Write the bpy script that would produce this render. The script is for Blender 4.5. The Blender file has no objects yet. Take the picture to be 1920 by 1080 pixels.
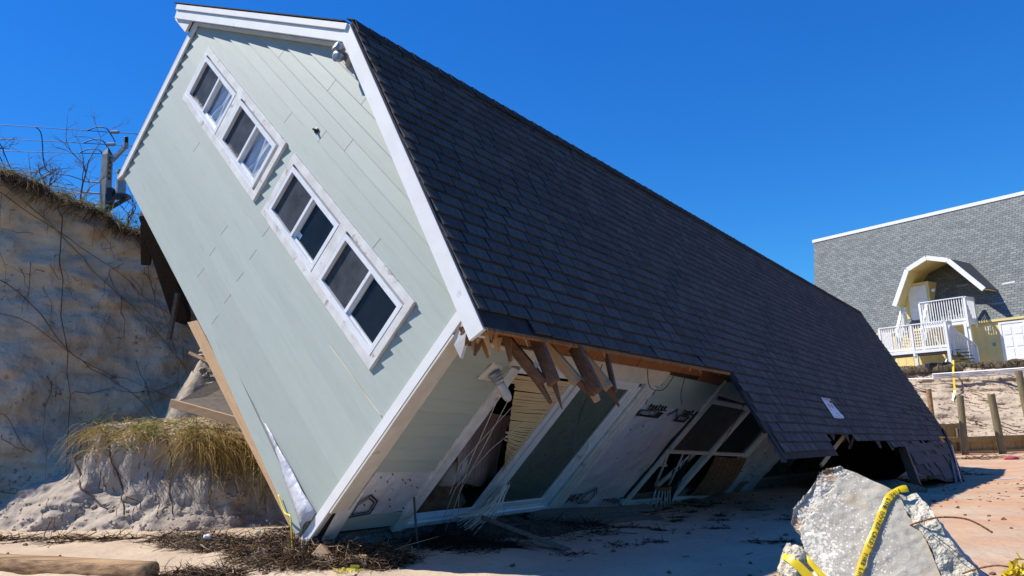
import bpy, bmesh, math, random
import numpy as np
from mathutils import Vector, Matrix, noise
from math import sin, cos, radians, pi, hypot, exp, log, sqrt

random.seed(7)
scene = bpy.context.scene
COL = scene.collection

# ------------------------------------------------------------------ camera
cam_d = bpy.data.cameras.new('camera')
cam = bpy.data.objects.new('camera', cam_d)
COL.objects.link(cam)
cam_d.sensor_width = 36.0
cam_d.lens = 25.53
cam_d.clip_start = 0.05
cam_d.clip_end = 3000
PITCH, ROLL = radians(9.0), radians(2.0)
cam.matrix_world = (Matrix.Translation((0, 0, 1.25)) @ Matrix.Rotation(radians(90) + PITCH, 4, 'X')
                    @ Matrix.Rotation(-ROLL, 4, 'Z'))
scene.camera = cam
CAM = Vector((0, 0, 1.25))

# ------------------------------------------------------------------ sky, sun, exposure
SUN_AZ, SUN_EL = radians(-86.0), radians(53.0)      # azimuth from +Y, clockwise
world = bpy.data.worlds.new('World')
scene.world = world
world.use_nodes = True
wn = world.node_tree.nodes
wl = world.node_tree.links
for n in list(wn):
    wn.remove(n)
w_out = wn.new('ShaderNodeOutputWorld')
w_bg = wn.new('ShaderNodeBackground')
sky = wn.new('ShaderNodeTexSky')
sky.sky_type = 'NISHITA'
sky.sun_disc = False
sky.sun_elevation = SUN_EL
sky.sun_rotation = SUN_AZ
sky.altitude = 0
sky.air_density = 1.0
sky.dust_density = 0.0
sky.ozone_density = 2.0
w_bg.inputs['Strength'].default_value = 0.15
w_gm = wn.new('ShaderNodeGamma'); w_gm.inputs['Gamma'].default_value = 0.65
w_hs = wn.new('ShaderNodeHueSaturation'); w_hs.inputs['Hue'].default_value = 0.512; w_hs.inputs['Saturation'].default_value = 1.70; w_hs.inputs['Value'].default_value = 1.25
w_tn = wn.new('ShaderNodeMix'); w_tn.data_type = 'RGBA'; w_tn.blend_type = 'MULTIPLY'; w_tn.inputs['Factor'].default_value = 1.0; w_tn.inputs['B'].default_value = (.25, .75, 1.14, 1)
wl.new(sky.outputs[0], w_gm.inputs['Color'])
wl.new(w_gm.outputs[0], w_hs.inputs['Color'])
wl.new(w_hs.outputs[0], w_tn.inputs['A'])
wl.new(w_tn.outputs['Result'], w_bg.inputs['Color'])
wl.new(w_bg.outputs[0], w_out.inputs['Surface'])

sun_d = bpy.data.lights.new('sun', 'SUN')
sun = bpy.data.objects.new('sun', sun_d)
COL.objects.link(sun)
sun_d.energy = 5.0
sun_d.angle = radians(0.53)
sun_d.color = (1.0, 0.95, 0.87)
sun_dir = Vector((sin(SUN_AZ) * cos(SUN_EL), cos(SUN_AZ) * cos(SUN_EL), sin(SUN_EL)))
sun.rotation_euler = sun_dir.to_track_quat('Z', 'Y').to_euler()
sun.location = (-20, -5, 30)

scene.view_settings.view_transform = 'Standard'
scene.view_settings.look = 'None'
scene.view_settings.exposure = 0.4
scene.view_settings.gamma = 1.0
scene.render.engine = 'CYCLES'
scene.cycles.use_denoising = True
scene.cycles.max_bounces = 8
scene.cycles.transparent_max_bounces = 12

# ------------------------------------------------------------------ materials
def _new(name):
    m = bpy.data.materials.new(name)
    m.use_nodes = True
    nt = m.node_tree
    return m, nt, nt.nodes, nt.links, nt.nodes['Principled BSDF']

def mat(name, c1, c2=None, scale=4.0, rough=0.7, bump=0.0, bscale=None, stretch=(1, 1, 1), detail=6.0,
        contrast=(0.35, 0.65), c3=None, s3=30.0, t3=(0.62, 0.75), tint=0.0, objrand=0.0, metal=0.0, spec=0.5,
        coords='Object', bdist=0.02):
    """Principled surface: two tones mixed by noise, a third tone as blotches, optional grain bump."""
    m, nt, N, L, P = _new(name)
    c2 = c2 or c1
    tc = N.new('ShaderNodeTexCoord')
    mp = N.new('ShaderNodeMapping')
    mp.inputs['Scale'].default_value = stretch
    L.new(tc.outputs[coords], mp.inputs['Vector'])
    nz = N.new('ShaderNodeTexNoise')
    nz.inputs['Scale'].default_value = scale
    nz.inputs['Detail'].default_value = detail
    L.new(mp.outputs[0], nz.inputs['Vector'])
    mr = N.new('ShaderNodeMapRange')
    mr.inputs['From Min'].default_value, mr.inputs['From Max'].default_value = contrast
    L.new(nz.outputs['Fac'], mr.inputs['Value'])
    mx = N.new('ShaderNodeMix'); mx.data_type = 'RGBA'
    mx.inputs['A'].default_value = (*c1, 1); mx.inputs['B'].default_value = (*c2, 1)
    L.new(mr.outputs[0], mx.inputs['Factor'])
    col = mx.outputs['Result']
    if c3:
        n3 = N.new('ShaderNodeTexNoise'); n3.inputs['Scale'].default_value = s3; n3.inputs['Detail'].default_value = 5
        L.new(mp.outputs[0], n3.inputs['Vector'])
        r3 = N.new('ShaderNodeMapRange')
        r3.inputs['From Min'].default_value, r3.inputs['From Max'].default_value = t3
        L.new(n3.outputs['Fac'], r3.inputs['Value'])
        m3 = N.new('ShaderNodeMix'); m3.data_type = 'RGBA'
        L.new(r3.outputs[0], m3.inputs['Factor'])
        L.new(col, m3.inputs['A']); m3.inputs['B'].default_value = (*c3, 1)
        col = m3.outputs['Result']
    if tint or objrand:
        hs = N.new('ShaderNodeHueSaturation')
        ma = N.new('ShaderNodeMapRange')
        if tint:
            at = N.new('ShaderNodeAttribute'); at.attribute_name = 'tint'
            L.new(at.outputs['Fac'], ma.inputs['Value']); k = tint
        else:
            oi = N.new('ShaderNodeObjectInfo')
            L.new(oi.outputs['Random'], ma.inputs['Value']); k = objrand
        ma.inputs['To Min'].default_value = 1 - k; ma.inputs['To Max'].default_value = 1 + k
        L.new(ma.outputs[0], hs.inputs['Value'])
        L.new(col, hs.inputs['Color'])
        col = hs.outputs['Color']
    L.new(col, P.inputs['Base Color'])
    P.inputs['Roughness'].default_value = rough
    P.inputs['Metallic'].default_value = metal
    P.inputs['Specular IOR Level'].default_value = spec
    if bump:
        nb = N.new('ShaderNodeTexNoise'); nb.inputs['Scale'].default_value = bscale or scale * 6
        nb.inputs['Detail'].default_value = 8
        L.new(mp.outputs[0], nb.inputs['Vector'])
        bp = N.new('ShaderNodeBump'); bp.inputs['Strength'].default_value = bump
        bp.inputs['Distance'].default_value = bdist
        L.new(nb.outputs['Fac'], bp.inputs['Height'])
        L.new(bp.outputs[0], P.inputs['Normal'])
    return m

def attr_mat(name, rough=0.75, trans=0.0):
    """Colour straight from a per-face colour attribute named 'col' (leaf / strand colour)."""
    m, nt, N, L, P = _new(name)
    at = N.new('ShaderNodeAttribute'); at.attribute_name = 'col'
    L.new(at.outputs['Color'], P.inputs['Base Color'])
    P.inputs['Roughness'].default_value = rough
    P.inputs['Specular IOR Level'].default_value = 0.2
    if trans:
        tr = N.new('ShaderNodeBsdfTranslucent'); L.new(at.outputs['Color'], tr.inputs['Color'])
        ms = N.new('ShaderNodeMixShader'); ms.inputs[0].default_value = trans
        L.new(P.outputs[0], ms.inputs[1]); L.new(tr.outputs[0], ms.inputs[2])
        L.new(ms.outputs[0], N['Material Output'].inputs['Surface'])
    return m

def glass_mat(name, tint=(0.8, 0.85, 0.85), opac=0.25, body=(0.03, 0.035, 0.035), rough=0.03):
    """Window pane: see-through film with a mirror coat (Fresnel) and a little dirt body."""
    m, nt, N, L, P = _new(name)
    N.remove(P)
    tr = N.new('ShaderNodeBsdfTransparent'); tr.inputs[0].default_value = (*tint, 1)
    df = N.new('ShaderNodeBsdfDiffuse'); df.inputs[0].default_value = (*body, 1)
    gl = N.new('ShaderNodeBsdfGlossy'); gl.inputs['Roughness'].default_value = rough
    tc = N.new('ShaderNodeTexCoord'); nz = N.new('ShaderNodeTexNoise'); nz.inputs['Scale'].default_value = 6
    nz.inputs['Detail'].default_value = 8
    L.new(tc.outputs['Object'], nz.inputs['Vector'])
    mr = N.new('ShaderNodeMapRange'); mr.inputs['From Min'].default_value = .3; mr.inputs['From Max'].default_value = .75
    mr.inputs['To Min'].default_value = opac * .6; mr.inputs['To Max'].default_value = min(1, opac * 1.5)
    L.new(nz.outputs['Fac'], mr.inputs['Value'])
    m1 = N.new('ShaderNodeMixShader'); L.new(mr.outputs[0], m1.inputs[0])
    L.new(tr.outputs[0], m1.inputs[1]); L.new(df.outputs[0], m1.inputs[2])
    lw = N.new('ShaderNodeLayerWeight'); lw.inputs['Blend'].default_value = .5
    pw_ = N.new('ShaderNodeMath'); pw_.operation = 'POWER'; L.new(lw.outputs['Facing'], pw_.inputs[0]); pw_.inputs[1].default_value = 4
    fr = N.new('ShaderNodeMath'); fr.operation = 'MULTIPLY_ADD'; L.new(pw_.outputs[0], fr.inputs[0]); fr.inputs[1].default_value = .45; fr.inputs[2].default_value = .02
    m2 = N.new('ShaderNodeMixShader'); L.new(fr.outputs[0], m2.inputs[0])
    L.new(m1.outputs[0], m2.inputs[1]); L.new(gl.outputs[0], m2.inputs[2])
    L.new(m2.outputs[0], N['Material Output'].inputs['Surface'])
    return m

def sand_mat(name, a, b, dark, pink=None, band=0.0, dark_t=(0.60, 0.74), bump=0.5):
    """Sand: broad tone drift, flat darker layers, grain and small lumps in the bump."""
    m, nt, N, L, P = _new(name)
    ge = N.new('ShaderNodeNewGeometry')
    def nse(scale, detail=6, stretch=(1, 1, 1)):
        mp = N.new('ShaderNodeMapping'); mp.inputs['Scale'].default_value = stretch
        L.new(ge.outputs['Position'], mp.inputs['Vector'])
        z = N.new('ShaderNodeTexNoise'); z.inputs['Scale'].default_value = scale; z.inputs['Detail'].default_value = detail
        L.new(mp.outputs[0], z.inputs['Vector']); return z.outputs['Fac']
    def ramp(v, lo, hi):
        r = N.new('ShaderNodeMapRange'); r.interpolation_type = 'SMOOTHSTEP'
        r.inputs['From Min'].default_value = lo; r.inputs['From Max'].default_value = hi
        L.new(v, r.inputs['Value']); return r.outputs[0]
    def mixc(f, A, B):
        x = N.new('ShaderNodeMix'); x.data_type = 'RGBA'; L.new(f, x.inputs['Factor'])
        for k, v in (('A', A), ('B', B)):
            if isinstance(v, tuple): x.inputs[k].default_value = (*v, 1)
            else: L.new(v, x.inputs[k])
        return x.outputs['Result']
    col = mixc(ramp(nse(1.3), .35, .65), a, b)
    if pink:
        px = N.new('ShaderNodeSeparateXYZ'); L.new(ge.outputs['Position'], px.inputs[0])
        mr = N.new('ShaderNodeMapRange'); mr.inputs['From Min'].default_value = -1.0; mr.inputs['From Max'].default_value = 6.0
        L.new(px.outputs['X'], mr.inputs['Value'])
        ad = N.new('ShaderNodeMath'); ad.operation = 'MULTIPLY'
        L.new(mr.outputs[0], ad.inputs[0]); L.new(ramp(nse(.55, 7, (1, 2.6, 1)), .30, .62), ad.inputs[1])
        col = mixc(ad.outputs[0], col, pink)
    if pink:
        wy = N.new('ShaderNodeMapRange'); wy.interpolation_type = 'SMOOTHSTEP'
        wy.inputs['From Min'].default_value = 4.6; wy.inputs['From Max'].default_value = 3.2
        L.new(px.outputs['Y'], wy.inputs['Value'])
        col = mixc(wy.outputs[0], col, (.13, .105, .08))  # added: out-of-frame sand darkened to cut bounce onto the shaded side wall
    if band == 2.0:
        at = N.new('ShaderNodeAttribute'); at.attribute_name = 'soil'
        col = mixc(at.outputs['Fac'], col, (.085, .056, .034))
    if band:
        col = mixc(ramp(nse(1.6, 6, (.5, .5, 2.2)), .52, .80), col, dark)
    col = mixc(ramp(nse(7.0, 7), *dark_t), col, dark)
    col = mixc(ramp(nse(60, 2), .62, .74), col, tuple(x * .62 for x in a))
    L.new(col, P.inputs['Base Color'])
    P.inputs['Roughness'].default_value = 0.95
    P.inputs['Specular IOR Level'].default_value = 0.15
    b1 = N.new('ShaderNodeBump'); b1.inputs['Strength'].default_value = bump; b1.inputs['Distance'].default_value = .05
    L.new(nse(9, 9), b1.inputs['Height'])
    b2 = N.new('ShaderNodeBump'); b2.inputs['Strength'].default_value = .35; b2.inputs['Distance'].default_value = .006
    L.new(nse(140, 3), b2.inputs['Height']); L.new(b1.outputs[0], b2.inputs['Normal'])
    L.new(b2.outputs[0], P.inputs['Normal'])
    return m

M = {}
M['sand'] = sand_mat('beach_sand', (.52, .405, .285), (.45, .345, .245), (.26, .19, .13), pink=(.49, .285, .17), dark_t=(.64, .80), bump=.45)
M['cliff'] = sand_mat('dune_sand', (.66, .52, .375), (.57, .45, .325), (.35, .255, .175), band=2.0, dark_t=(.58, .78), bump=1.0)
M['mound'] = sand_mat('mound_sand', (.45, .375, .295), (.38, .315, .245), (.22, .165, .12), dark_t=(.60, .76), bump=.6)
M['bank'] = sand_mat('bank_sand', (.46, .37, .27), (.40, .32, .24), (.18, .13, .095), band=1.0, dark_t=(.56, .66), bump=.9)
M['soil'] = mat('dark_topsoil', (.055, .038, .025), (.10, .075, .045), 6, .95, .8, 20)
M['siding'] = mat('sage_siding', (.365, .405, .35), (.385, .425, .37), 3, .55, .25, 40, (1, 1, 7), objrand=.045, c3=(.32, .355, .305), s3=2.2, t3=(.60, .85), bdist=.004)
M['white'] = mat('white_trim_paint', (.78, .77, .74), (.72, .71, .67), 5, .5, .15, 50, c3=(.42, .36, .29), s3=6, t3=(.68, .82), bdist=.004)
M['dirtywhite'] = mat('weathered_white_paint', (.70, .69, .66), (.56, .54, .50), 7, .6, .3, 40, c3=(.28, .22, .16), s3=9, t3=(.62, .76), bdist=.005)
M['cream'] = mat('cream_trim_paint', (.66, .60, .50), (.57, .51, .42), 6, .6, .2, 50, c3=(.30, .22, .15), s3=8, t3=(.66, .8), bdist=.004)
M['vinyl'] = mat('white_vinyl', (.76, .77, .77), (.68, .69, .69), 8, .35, c3=(.40, .36, .30), s3=14, t3=(.66, .8))
M['shingle'] = mat('charcoal_shingle', (.072, .071, .070), (.108, .107, .105), 16, .9, .9, 260, tint=.55, c3=(.016, .018, .024), s3=70, t3=(.55, .68), spec=.25, bdist=.006)
M['felt'] = mat('black_roof_felt', (.012, .012, .014), (.03, .03, .035), 5, .9, .4, 40)
M['ply'] = mat('orange_plywood', (.40, .17, .05), (.26, .10, .03), 5, .75, .4, 40, (1, 7, 1), c3=(.10, .045, .02), s3=7, t3=(.58, .72))
M['rafter'] = mat('brown_lumber', (.24, .105, .045), (.13, .055, .025), 4, .7, .5, 30, (2, 12, 12), c3=(.05, .025, .015), s3=6, t3=(.6, .74))
M['tanwood'] = mat('tan_lumber', (.55, .36, .19), (.47, .29, .15), 3, .75, .35, 30, (1.5, 10, 10), c3=(.22, .14, .08), s3=8, t3=(.66, .78))
M['greywood'] = mat('weathered_grey_wood', (.20, .165, .13), (.12, .10, .08), 3, .9, .6, 24, (2, 14, 14), c3=(.30, .26, .21), s3=6, t3=(.6, .75))
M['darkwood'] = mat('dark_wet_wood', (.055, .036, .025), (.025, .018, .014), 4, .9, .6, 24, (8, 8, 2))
M['logwood'] = mat('driftwood', (.50, .31, .15), (.20, .105, .045), 2, .8, .7, 16, (.8, 14, 14), c3=(.14, .08, .045), s3=4, t3=(.6, .75))
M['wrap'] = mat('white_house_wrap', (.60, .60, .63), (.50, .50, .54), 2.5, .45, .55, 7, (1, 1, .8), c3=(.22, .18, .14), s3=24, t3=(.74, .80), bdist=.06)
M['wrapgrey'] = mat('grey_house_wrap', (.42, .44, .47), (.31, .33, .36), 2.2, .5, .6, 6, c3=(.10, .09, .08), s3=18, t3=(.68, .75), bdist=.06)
M['ink'] = mat('black_print', (.012, .012, .014), rough=.6)
M['inkgrey'] = mat('grey_print', (.16, .16, .17), rough=.6)
M['red'] = mat('red_print', (.45, .06, .08), rough=.6)
M['paper'] = mat('notice_paper', (.74, .76, .80), (.66, .68, .73), 12, .6)
M['glass'] = glass_mat('dark_window_glass', (.55, .6, .6), .30, (.035, .04, .04))
M['clearglass'] = glass_mat('clear_window_glass', (.93, .95, .96), .05, (.2, .22, .24))
M['screen'] = glass_mat('insect_screen', (.45, .45, .45), .62, (.085, .088, .09), .35)
M['doorglass'] = glass_mat('green_door_glass', (.72, .80, .74), .50, (.17, .205, .17))
M['curtain'] = mat('pale_curtain', (.72, .74, .78), (.62, .65, .70), 5, .8, .2, 10)
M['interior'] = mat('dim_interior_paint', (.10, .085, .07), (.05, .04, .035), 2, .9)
M['blind'] = mat('tan_blind_slat', (.66, .47, .23), (.56, .39, .18), 3, .55)
M['slatwhite'] = mat('pale_blind_slat', (.66, .60, .50), (.52, .46, .37), 3, .6)
M['quilt'] = mat('pink_quilt', (.50, .35, .31), (.42, .29, .26), 5, .95, .3, 30)
M['pillow'] = mat('cream_pillow', (.62, .56, .49), (.52, .46, .40), 5, .95, .3, 30)
M['brown'] = mat('brown_cardboard', (.22, .12, .065), (.14, .075, .04), 4, .9, .3, 20)
M['bamboo'] = mat('bamboo_blind', (.30, .15, .07), (.17, .08, .035), 3, .8, .8, 16, (2, 2, 26), c3=(.06, .03, .015), s3=5, t3=(.5, .65))
M['metal'] = mat('galvanised_metal', (.42, .43, .44), (.30, .31, .32), 12, .45, .1, 40, metal=.6)
M['lampglass'] = mat('frosted_lamp_glass', (.55, .54, .50), (.42, .41, .38), 8, .25)
M['concrete'] = mat('utility_pole_concrete', (.33, .325, .31), (.25, .245, .24), 5, .9, .4, 30)
M['transformer'] = mat('grey_equipment', (.33, .36, .39), (.22, .24, .27), 8, .5, .1, 30)
M['wire'] = mat('black_cable', (.02, .022, .026), rough=.55)
M['yellowtape'] = mat('yellow_tape_plastic', (.72, .52, .006), (.64, .44, .005), 8, .3, .15, 20)
M['yellowcord'] = mat('yellow_cord', (.72, .60, .05), rough=.5)
M['rust'] = mat('rusty_rebar', (.30, .11, .035), (.16, .06, .025), 30, .9, .6, 90)
M['pvc'] = mat('white_pvc', (.80, .80, .79), rough=.35)
M['post'] = mat('green_treated_post', (.24, .20, .105), (.155, .13, .07), 3, .85, .5, 20, (8, 8, 1), c3=(.08, .065, .04), s3=5, t3=(.6, .74))
M['plank'] = mat('yellow_pine_plank', (.46, .31, .13), (.36, .235, .09), 3, .8, .4, 20, (6, 6, 1), objrand=.13, c3=(.16, .10, .05), s3=4, t3=(.64, .78))
M['grass'] = attr_mat('grass_blades', .7, .35)
M['strand'] = attr_mat('seaweed_strands', .8)
M['twig'] = mat('grey_brown_twig', (.20, .145, .11), (.12, .08, .06), 10, .9)
M['root'] = mat('brown_root', (.15, .085, .05), (.07, .04, .027), 8, .9, .5, 40)
M['redroot'] = mat('red_brown_root', (.24, .09, .055), (.13, .055, .035), 8, .8, .4, 40)
M['goldroot'] = mat('golden_root', (.35, .23, .09), (.22, .14, .06), 8, .9, .4, 40)
M['nyellow'] = mat('yellow_house_paint', (.78, .64, .28), (.72, .59, .25), 3, .6, .1, 30)
M['nwhite'] = mat('bright_white_paint', (.84, .84, .82), (.78, .78, .76), 4, .5)
M['blue'] = mat('blue_tarp', (.02, .03, .12), (.01, .015, .06), 4, .6, .3, 10)
M['blackplastic'] = mat('black_plastic', (.015, .015, .016), rough=.5)
M['chairwhite'] = mat('chair_white_paint', (.62, .60, .56), (.50, .48, .44), 8, .5)
M['floral'] = mat('floral_cushion', (.20, .17, .11), (.07, .08, .05), 7, .95, .3, 30, c3=(.22, .08, .05), s3=5, t3=(.56, .66))

# ------------------------------------------------------------------ mesh helpers
def tagprops(o, label=None, cat=None, group=None, kind=None):
    if label: o['label'] = label
    if cat: o['category'] = cat
    if group: o['group'] = group
    if kind: o['kind'] = kind
    return o

def link(name, me, material=None, parent=None, matrix=None):
    o = bpy.data.objects.new(name, me)
    COL.objects.link(o)
    if material is not None and len(me.materials) == 0:
        for m_ in (material if isinstance(material, (list, tuple)) else [material]):
            me.materials.append(m_)
    if parent is not None: o.parent = parent
    if matrix is not None: o.matrix_world = matrix
    return o

def empty(name, matrix=None, loc=None):
    o = bpy.data.objects.new(name, None)
    COL.objects.link(o)
    o.empty_display_size = .2
    if matrix is not None: o.matrix_world = matrix
    if loc is not None: o.location = loc
    return o

class MB:
    """collects verts and faces, builds ONE mesh object"""
    def __init__(self):
        self.v = []; self.f = []; self.mi = []; self.t = []; self.c = []
    def add(self, vs, fs, mi=0, tint=None, col=None):
        b = len(self.v)
        self.v.extend([tuple(p) for p in vs])
        for q in fs:
            self.f.append(tuple(b + i for i in q)); self.mi.append(mi)
            self.t.append(tint if tint is not None else .5); self.c.append(col)
        return self
    def hexa(self, p, mi=0, tint=None):
        """8 corners: 0-3 one end loop, 4-7 the other"""
        return self.add(p, [(0, 3, 2, 1), (4, 5, 6, 7), (0, 1, 5, 4), (1, 2, 6, 5), (2, 3, 7, 6), (3, 0, 4, 7)], mi, tint)
    def box(self, x0, x1, y0, y1, z0, z1, mi=0):
        return self.hexa([(x0, y0, z0), (x1, y0, z0), (x1, y1, z0), (x0, y1, z0),
                          (x0, y0, z1), (x1, y0, z1), (x1, y1, z1), (x0, y1, z1)], mi)
    def beam(self, a, b, w, h, up=(0, 0, 1), mi=0, taper=1.0):
        """rectangular bar from a to b, w across, h along 'up'"""
        a = Vector(a); b = Vector(b); d = (b - a).normalized(); up = Vector(up)
        s = d.cross(up)
        if s.length < 1e-5: s = d.cross(Vector((1, 0, 0)))
        s.normalize(); u = s.cross(d).normalized()
        P = []
        for q, k in ((a, 1.0), (b, taper)):
            for i, j in ((-1, -1), (1, -1), (1, 1), (-1, 1)):
                P.append(q + s * (i * w / 2 * k) + u * (j * h / 2 * k))
        return self.hexa(P, mi)
    def prism(self, poly, d, mi=0):
        """3D polygon extruded by vector d"""
        n = len(poly); d = Vector(d)
        P = [Vector(p) for p in poly] + [Vector(p) + d for p in poly]
        F = [tuple(range(n))[::-1], tuple(range(n, 2 * n))] + [(i, (i + 1) % n, n + (i + 1) % n, n + i) for i in range(n)]
        return self.add(P, F, mi)
    def tube(self, path, r, n=6, mi=0, col=None, cap=True):
        path = [Vector(p) for p in path]
        if not hasattr(r, '__len__'): r = [r] * len(path)
        vs = []; fs = []
        up = Vector((0.31, 0.17, 0.93))
        for i, p in enumerate(path):
            d = (path[min(i + 1, len(path) - 1)] - path[max(i - 1, 0)])
            if d.length < 1e-9: d = Vector((0, 0, 1))
            d.normalize()
            s = d.cross(up)
            if s.length < .1: s = d.cross(Vector((1, 0, 0)))
            s.normalize(); u = s.cross(d)
            for k in range(n):
                a = 2 * pi * k / n
                vs.append(p + (s * cos(a) + u * sin(a)) * r[i])
        for i in range(len(path) - 1):
            for k in range(n):
                k2 = (k + 1) % n
                fs.append((i * n + k, i * n + k2, (i + 1) * n + k2, (i + 1) * n + k))
        if cap:
            fs.append(tuple(range(n))[::-1]); fs.append(tuple((len(path) - 1) * n + k for k in range(n)))
        return self.add(vs, fs, mi, None, col)
    def lathe(self, a, d, prof, n=16, mi=0):
        """prof = [(dist along d, radius)] from point a"""
        a = Vector(a); d = Vector(d).normalized()
        return self.tube_rings([(a + d * t, r) for t, r in prof], d, n, mi)
    def tube_rings(self, rings, d, n, mi=0):
        s = d.cross(Vector((0.3, 0.9, 0.2))).normalized(); u = s.cross(d)
        vs = []; fs = []
        for p, r in rings:
            for k in range(n):
                a = 2 * pi * k / n
                vs.append(p + (s * cos(a) + u * sin(a)) * r)
        for i in range(len(rings) - 1):
            for k in range(n):
                k2 = (k + 1) % n
                fs.append((i * n + k, i * n + k2, (i + 1) * n + k2, (i + 1) * n + k))
        fs.append(tuple(range(n))[::-1]); fs.append(tuple((len(rings) - 1) * n + k for k in range(n)))
        return self.add(vs, fs, mi)
    def ribbon(self, path, w, col=None, side=None, mi=0):
        """flat tapering blade along a path"""
        path = [Vector(p) for p in path]; n = len(path)
        if not hasattr(w, '__len__'): w = [w * (1 - (i / (n - 1)) ** 1.5 * .85) for i in range(n)]
        d = (path[-1] - path[0])
        side = Vector(side) if side is not None else d.cross(Vector((random.gauss(0, 1), random.gauss(0, 1), random.gauss(0, .4))))
        if side.length < 1e-6: side = Vector((1, 0, 0))
        side.normalize()
        vs = []
        for p, ww in zip(path, w):
            vs += [p - side * ww / 2, p + side * ww / 2]
        return self.add(vs, [(2 * i, 2 * i + 1, 2 * i + 3, 2 * i + 2) for i in range(n - 1)], mi, None, col)
    def mesh(self, name, smooth=False):
        me = bpy.data.meshes.new(name)
        me.from_pydata(self.v, [], self.f)
        if any(self.mi): me.polygons.foreach_set('material_index', self.mi)
        if any(t != .5 for t in self.t):
            a = me.attributes.new('tint', 'FLOAT', 'FACE'); a.data.foreach_set('value', self.t)
        if any(c is not None for c in self.c):
            a = me.attributes.new('col', 'FLOAT_COLOR', 'FACE')
            a.data.foreach_set('color', [x for c in self.c for x in ((*c, 1.0) if c else (.1, .1, .1, 1))])
        if smooth: me.polygons.foreach_set('use_smooth', [True] * len(me.polygons))
        me.update()
        return me
    def build(self, name, material, parent=None, matrix=None, smooth=False, label=None, cat=None, group=None, kind=None, bevel=0):
        o = link(name, self.mesh(name, smooth), material, parent, matrix)
        if bevel:
            b = o.modifiers.new('bevel', 'BEVEL'); b.width = bevel; b.segments = 1; b.limit_method = 'ANGLE'
        return tagprops(o, label, cat, group, kind)

def grid_mesh(name, X, Y, Z, smooth=True):
    """numpy arrays of shape (r, c) -> quad mesh"""
    r, c = X.shape
    co = np.stack([X, Y, Z], -1).reshape(-1, 3).astype(np.float32)
    idx = np.arange(r * c).reshape(r, c)
    q = np.stack([idx[:-1, :-1], idx[:-1, 1:], idx[1:, 1:], idx[1:, :-1]], -1).reshape(-1, 4)
    me = bpy.data.meshes.new(name)
    me.vertices.add(len(co)); me.vertices.foreach_set('co', co.ravel())
    me.loops.add(q.size); me.loops.foreach_set('vertex_index', q.ravel().astype(np.int32))
    me.polygons.add(len(q)); me.polygons.foreach_set('loop_start', np.arange(0, q.size, 4, dtype=np.int32))
    me.polygons.foreach_set('loop_total', np.full(len(q), 4, dtype=np.int32))
    me.update(calc_edges=True)
    if smooth: me.polygons.foreach_set('use_smooth', [True] * len(me.polygons))
    return me

def fbm(x, y, z, H=1.0, oct=5):
    return noise.fractal(Vector((x, y, z)), H, 2.0, oct)

def text_mesh(body, size=1.0, shear=0.0, extrude=0.0):
    cu = bpy.data.curves.new('print', 'FONT'); cu.body = body; cu.size = size; cu.shear = shear
    cu.align_x = 'LEFT'; cu.align_y = 'BOTTOM'; cu.offset = size * .012; cu.extrude = extrude
    o = bpy.data.objects.new('print_tmp', cu); COL.objects.link(o)
    dg = bpy.context.evaluated_depsgraph_get()
    me = bpy.data.meshes.new_from_object(o.evaluated_get(dg))
    bpy.data.objects.remove(o); bpy.data.curves.remove(cu)
    me.materials.clear()
    return me

def smooth_path(P, n=6):
    out = []
    P = [Vector(p) for p in P]
    for i in range(len(P) - 1):
        p0, p1, p2, p3 = P[max(i - 1, 0)], P[i], P[i + 1], P[min(i + 2, len(P) - 1)]
        for k in range(n):
            t = k / n
            out.append(.5 * ((2 * p1) + (p2 - p0) * t + (2 * p0 - 5 * p1 + 4 * p2 - p3) * t * t + (3 * p1 - p0 - 3 * p2 + p3) * t ** 3))
    out.append(P[-1]); return out

def frame_matrix(o, ex, ey):
    """matrix with origin o, x axis ex, y axis ey"""
    ex = Vector(ex).normalized(); ez = ex.cross(Vector(ey)).normalized(); ey = ez.cross(ex)
    m = Matrix.Identity(4)
    for i in range(3):
        m[i][0], m[i][1], m[i][2], m[i][3] = ex[i], ey[i], ez[i], o[i]
    return m

# the toppled house's own frame: x along the gable wall, y along the ridge, z up the walls
RH = Matrix(((0.54590107, 0.60226375, 0.58246922, -1.84207925),
             (-0.46369311, 0.79619382, -0.38866966, 6.69438542),
             (-0.69784004, -0.05791178, 0.71390861, 0.13506015),
             (0, 0, 0, 1)))
RHI = RH.inverted()
def h2w(x, y, z): return RH @ Vector((x, y, z))

# ------------------------------------------------------------------ ground
def sm_clip(q, lo, hi, k):
    a = hi - k * np.log1p(np.exp(np.clip((hi - q) / k, -60, 60)))
    return lo + k * np.log1p(np.exp(np.clip((a - lo) / k, -60, 60)))
def gz(x, y):
    q = -.023 * (np.asarray(x, float) + 1.8) - .064 * (np.asarray(y, float) - 6.7)
    return sm_clip(q, -1.3, 0.0, .05) - .075 * np.clip(7.0 - np.asarray(y, float), 0, 4) - .05 * np.clip(1.0 - np.asarray(y, float), 0, 30)

def graded(lo, hi, a, b, step, grow=1.18):
    c = list(np.arange(a, b + 1e-6, step))
    s = step; p = a; left = []
    while p > lo: s *= grow; p -= s; left.append(p)
    s = step; p = b; right = []
    while p < hi: s *= grow; p += s; right.append(p)
    return np.array(left[::-1] + c + right)

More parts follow.
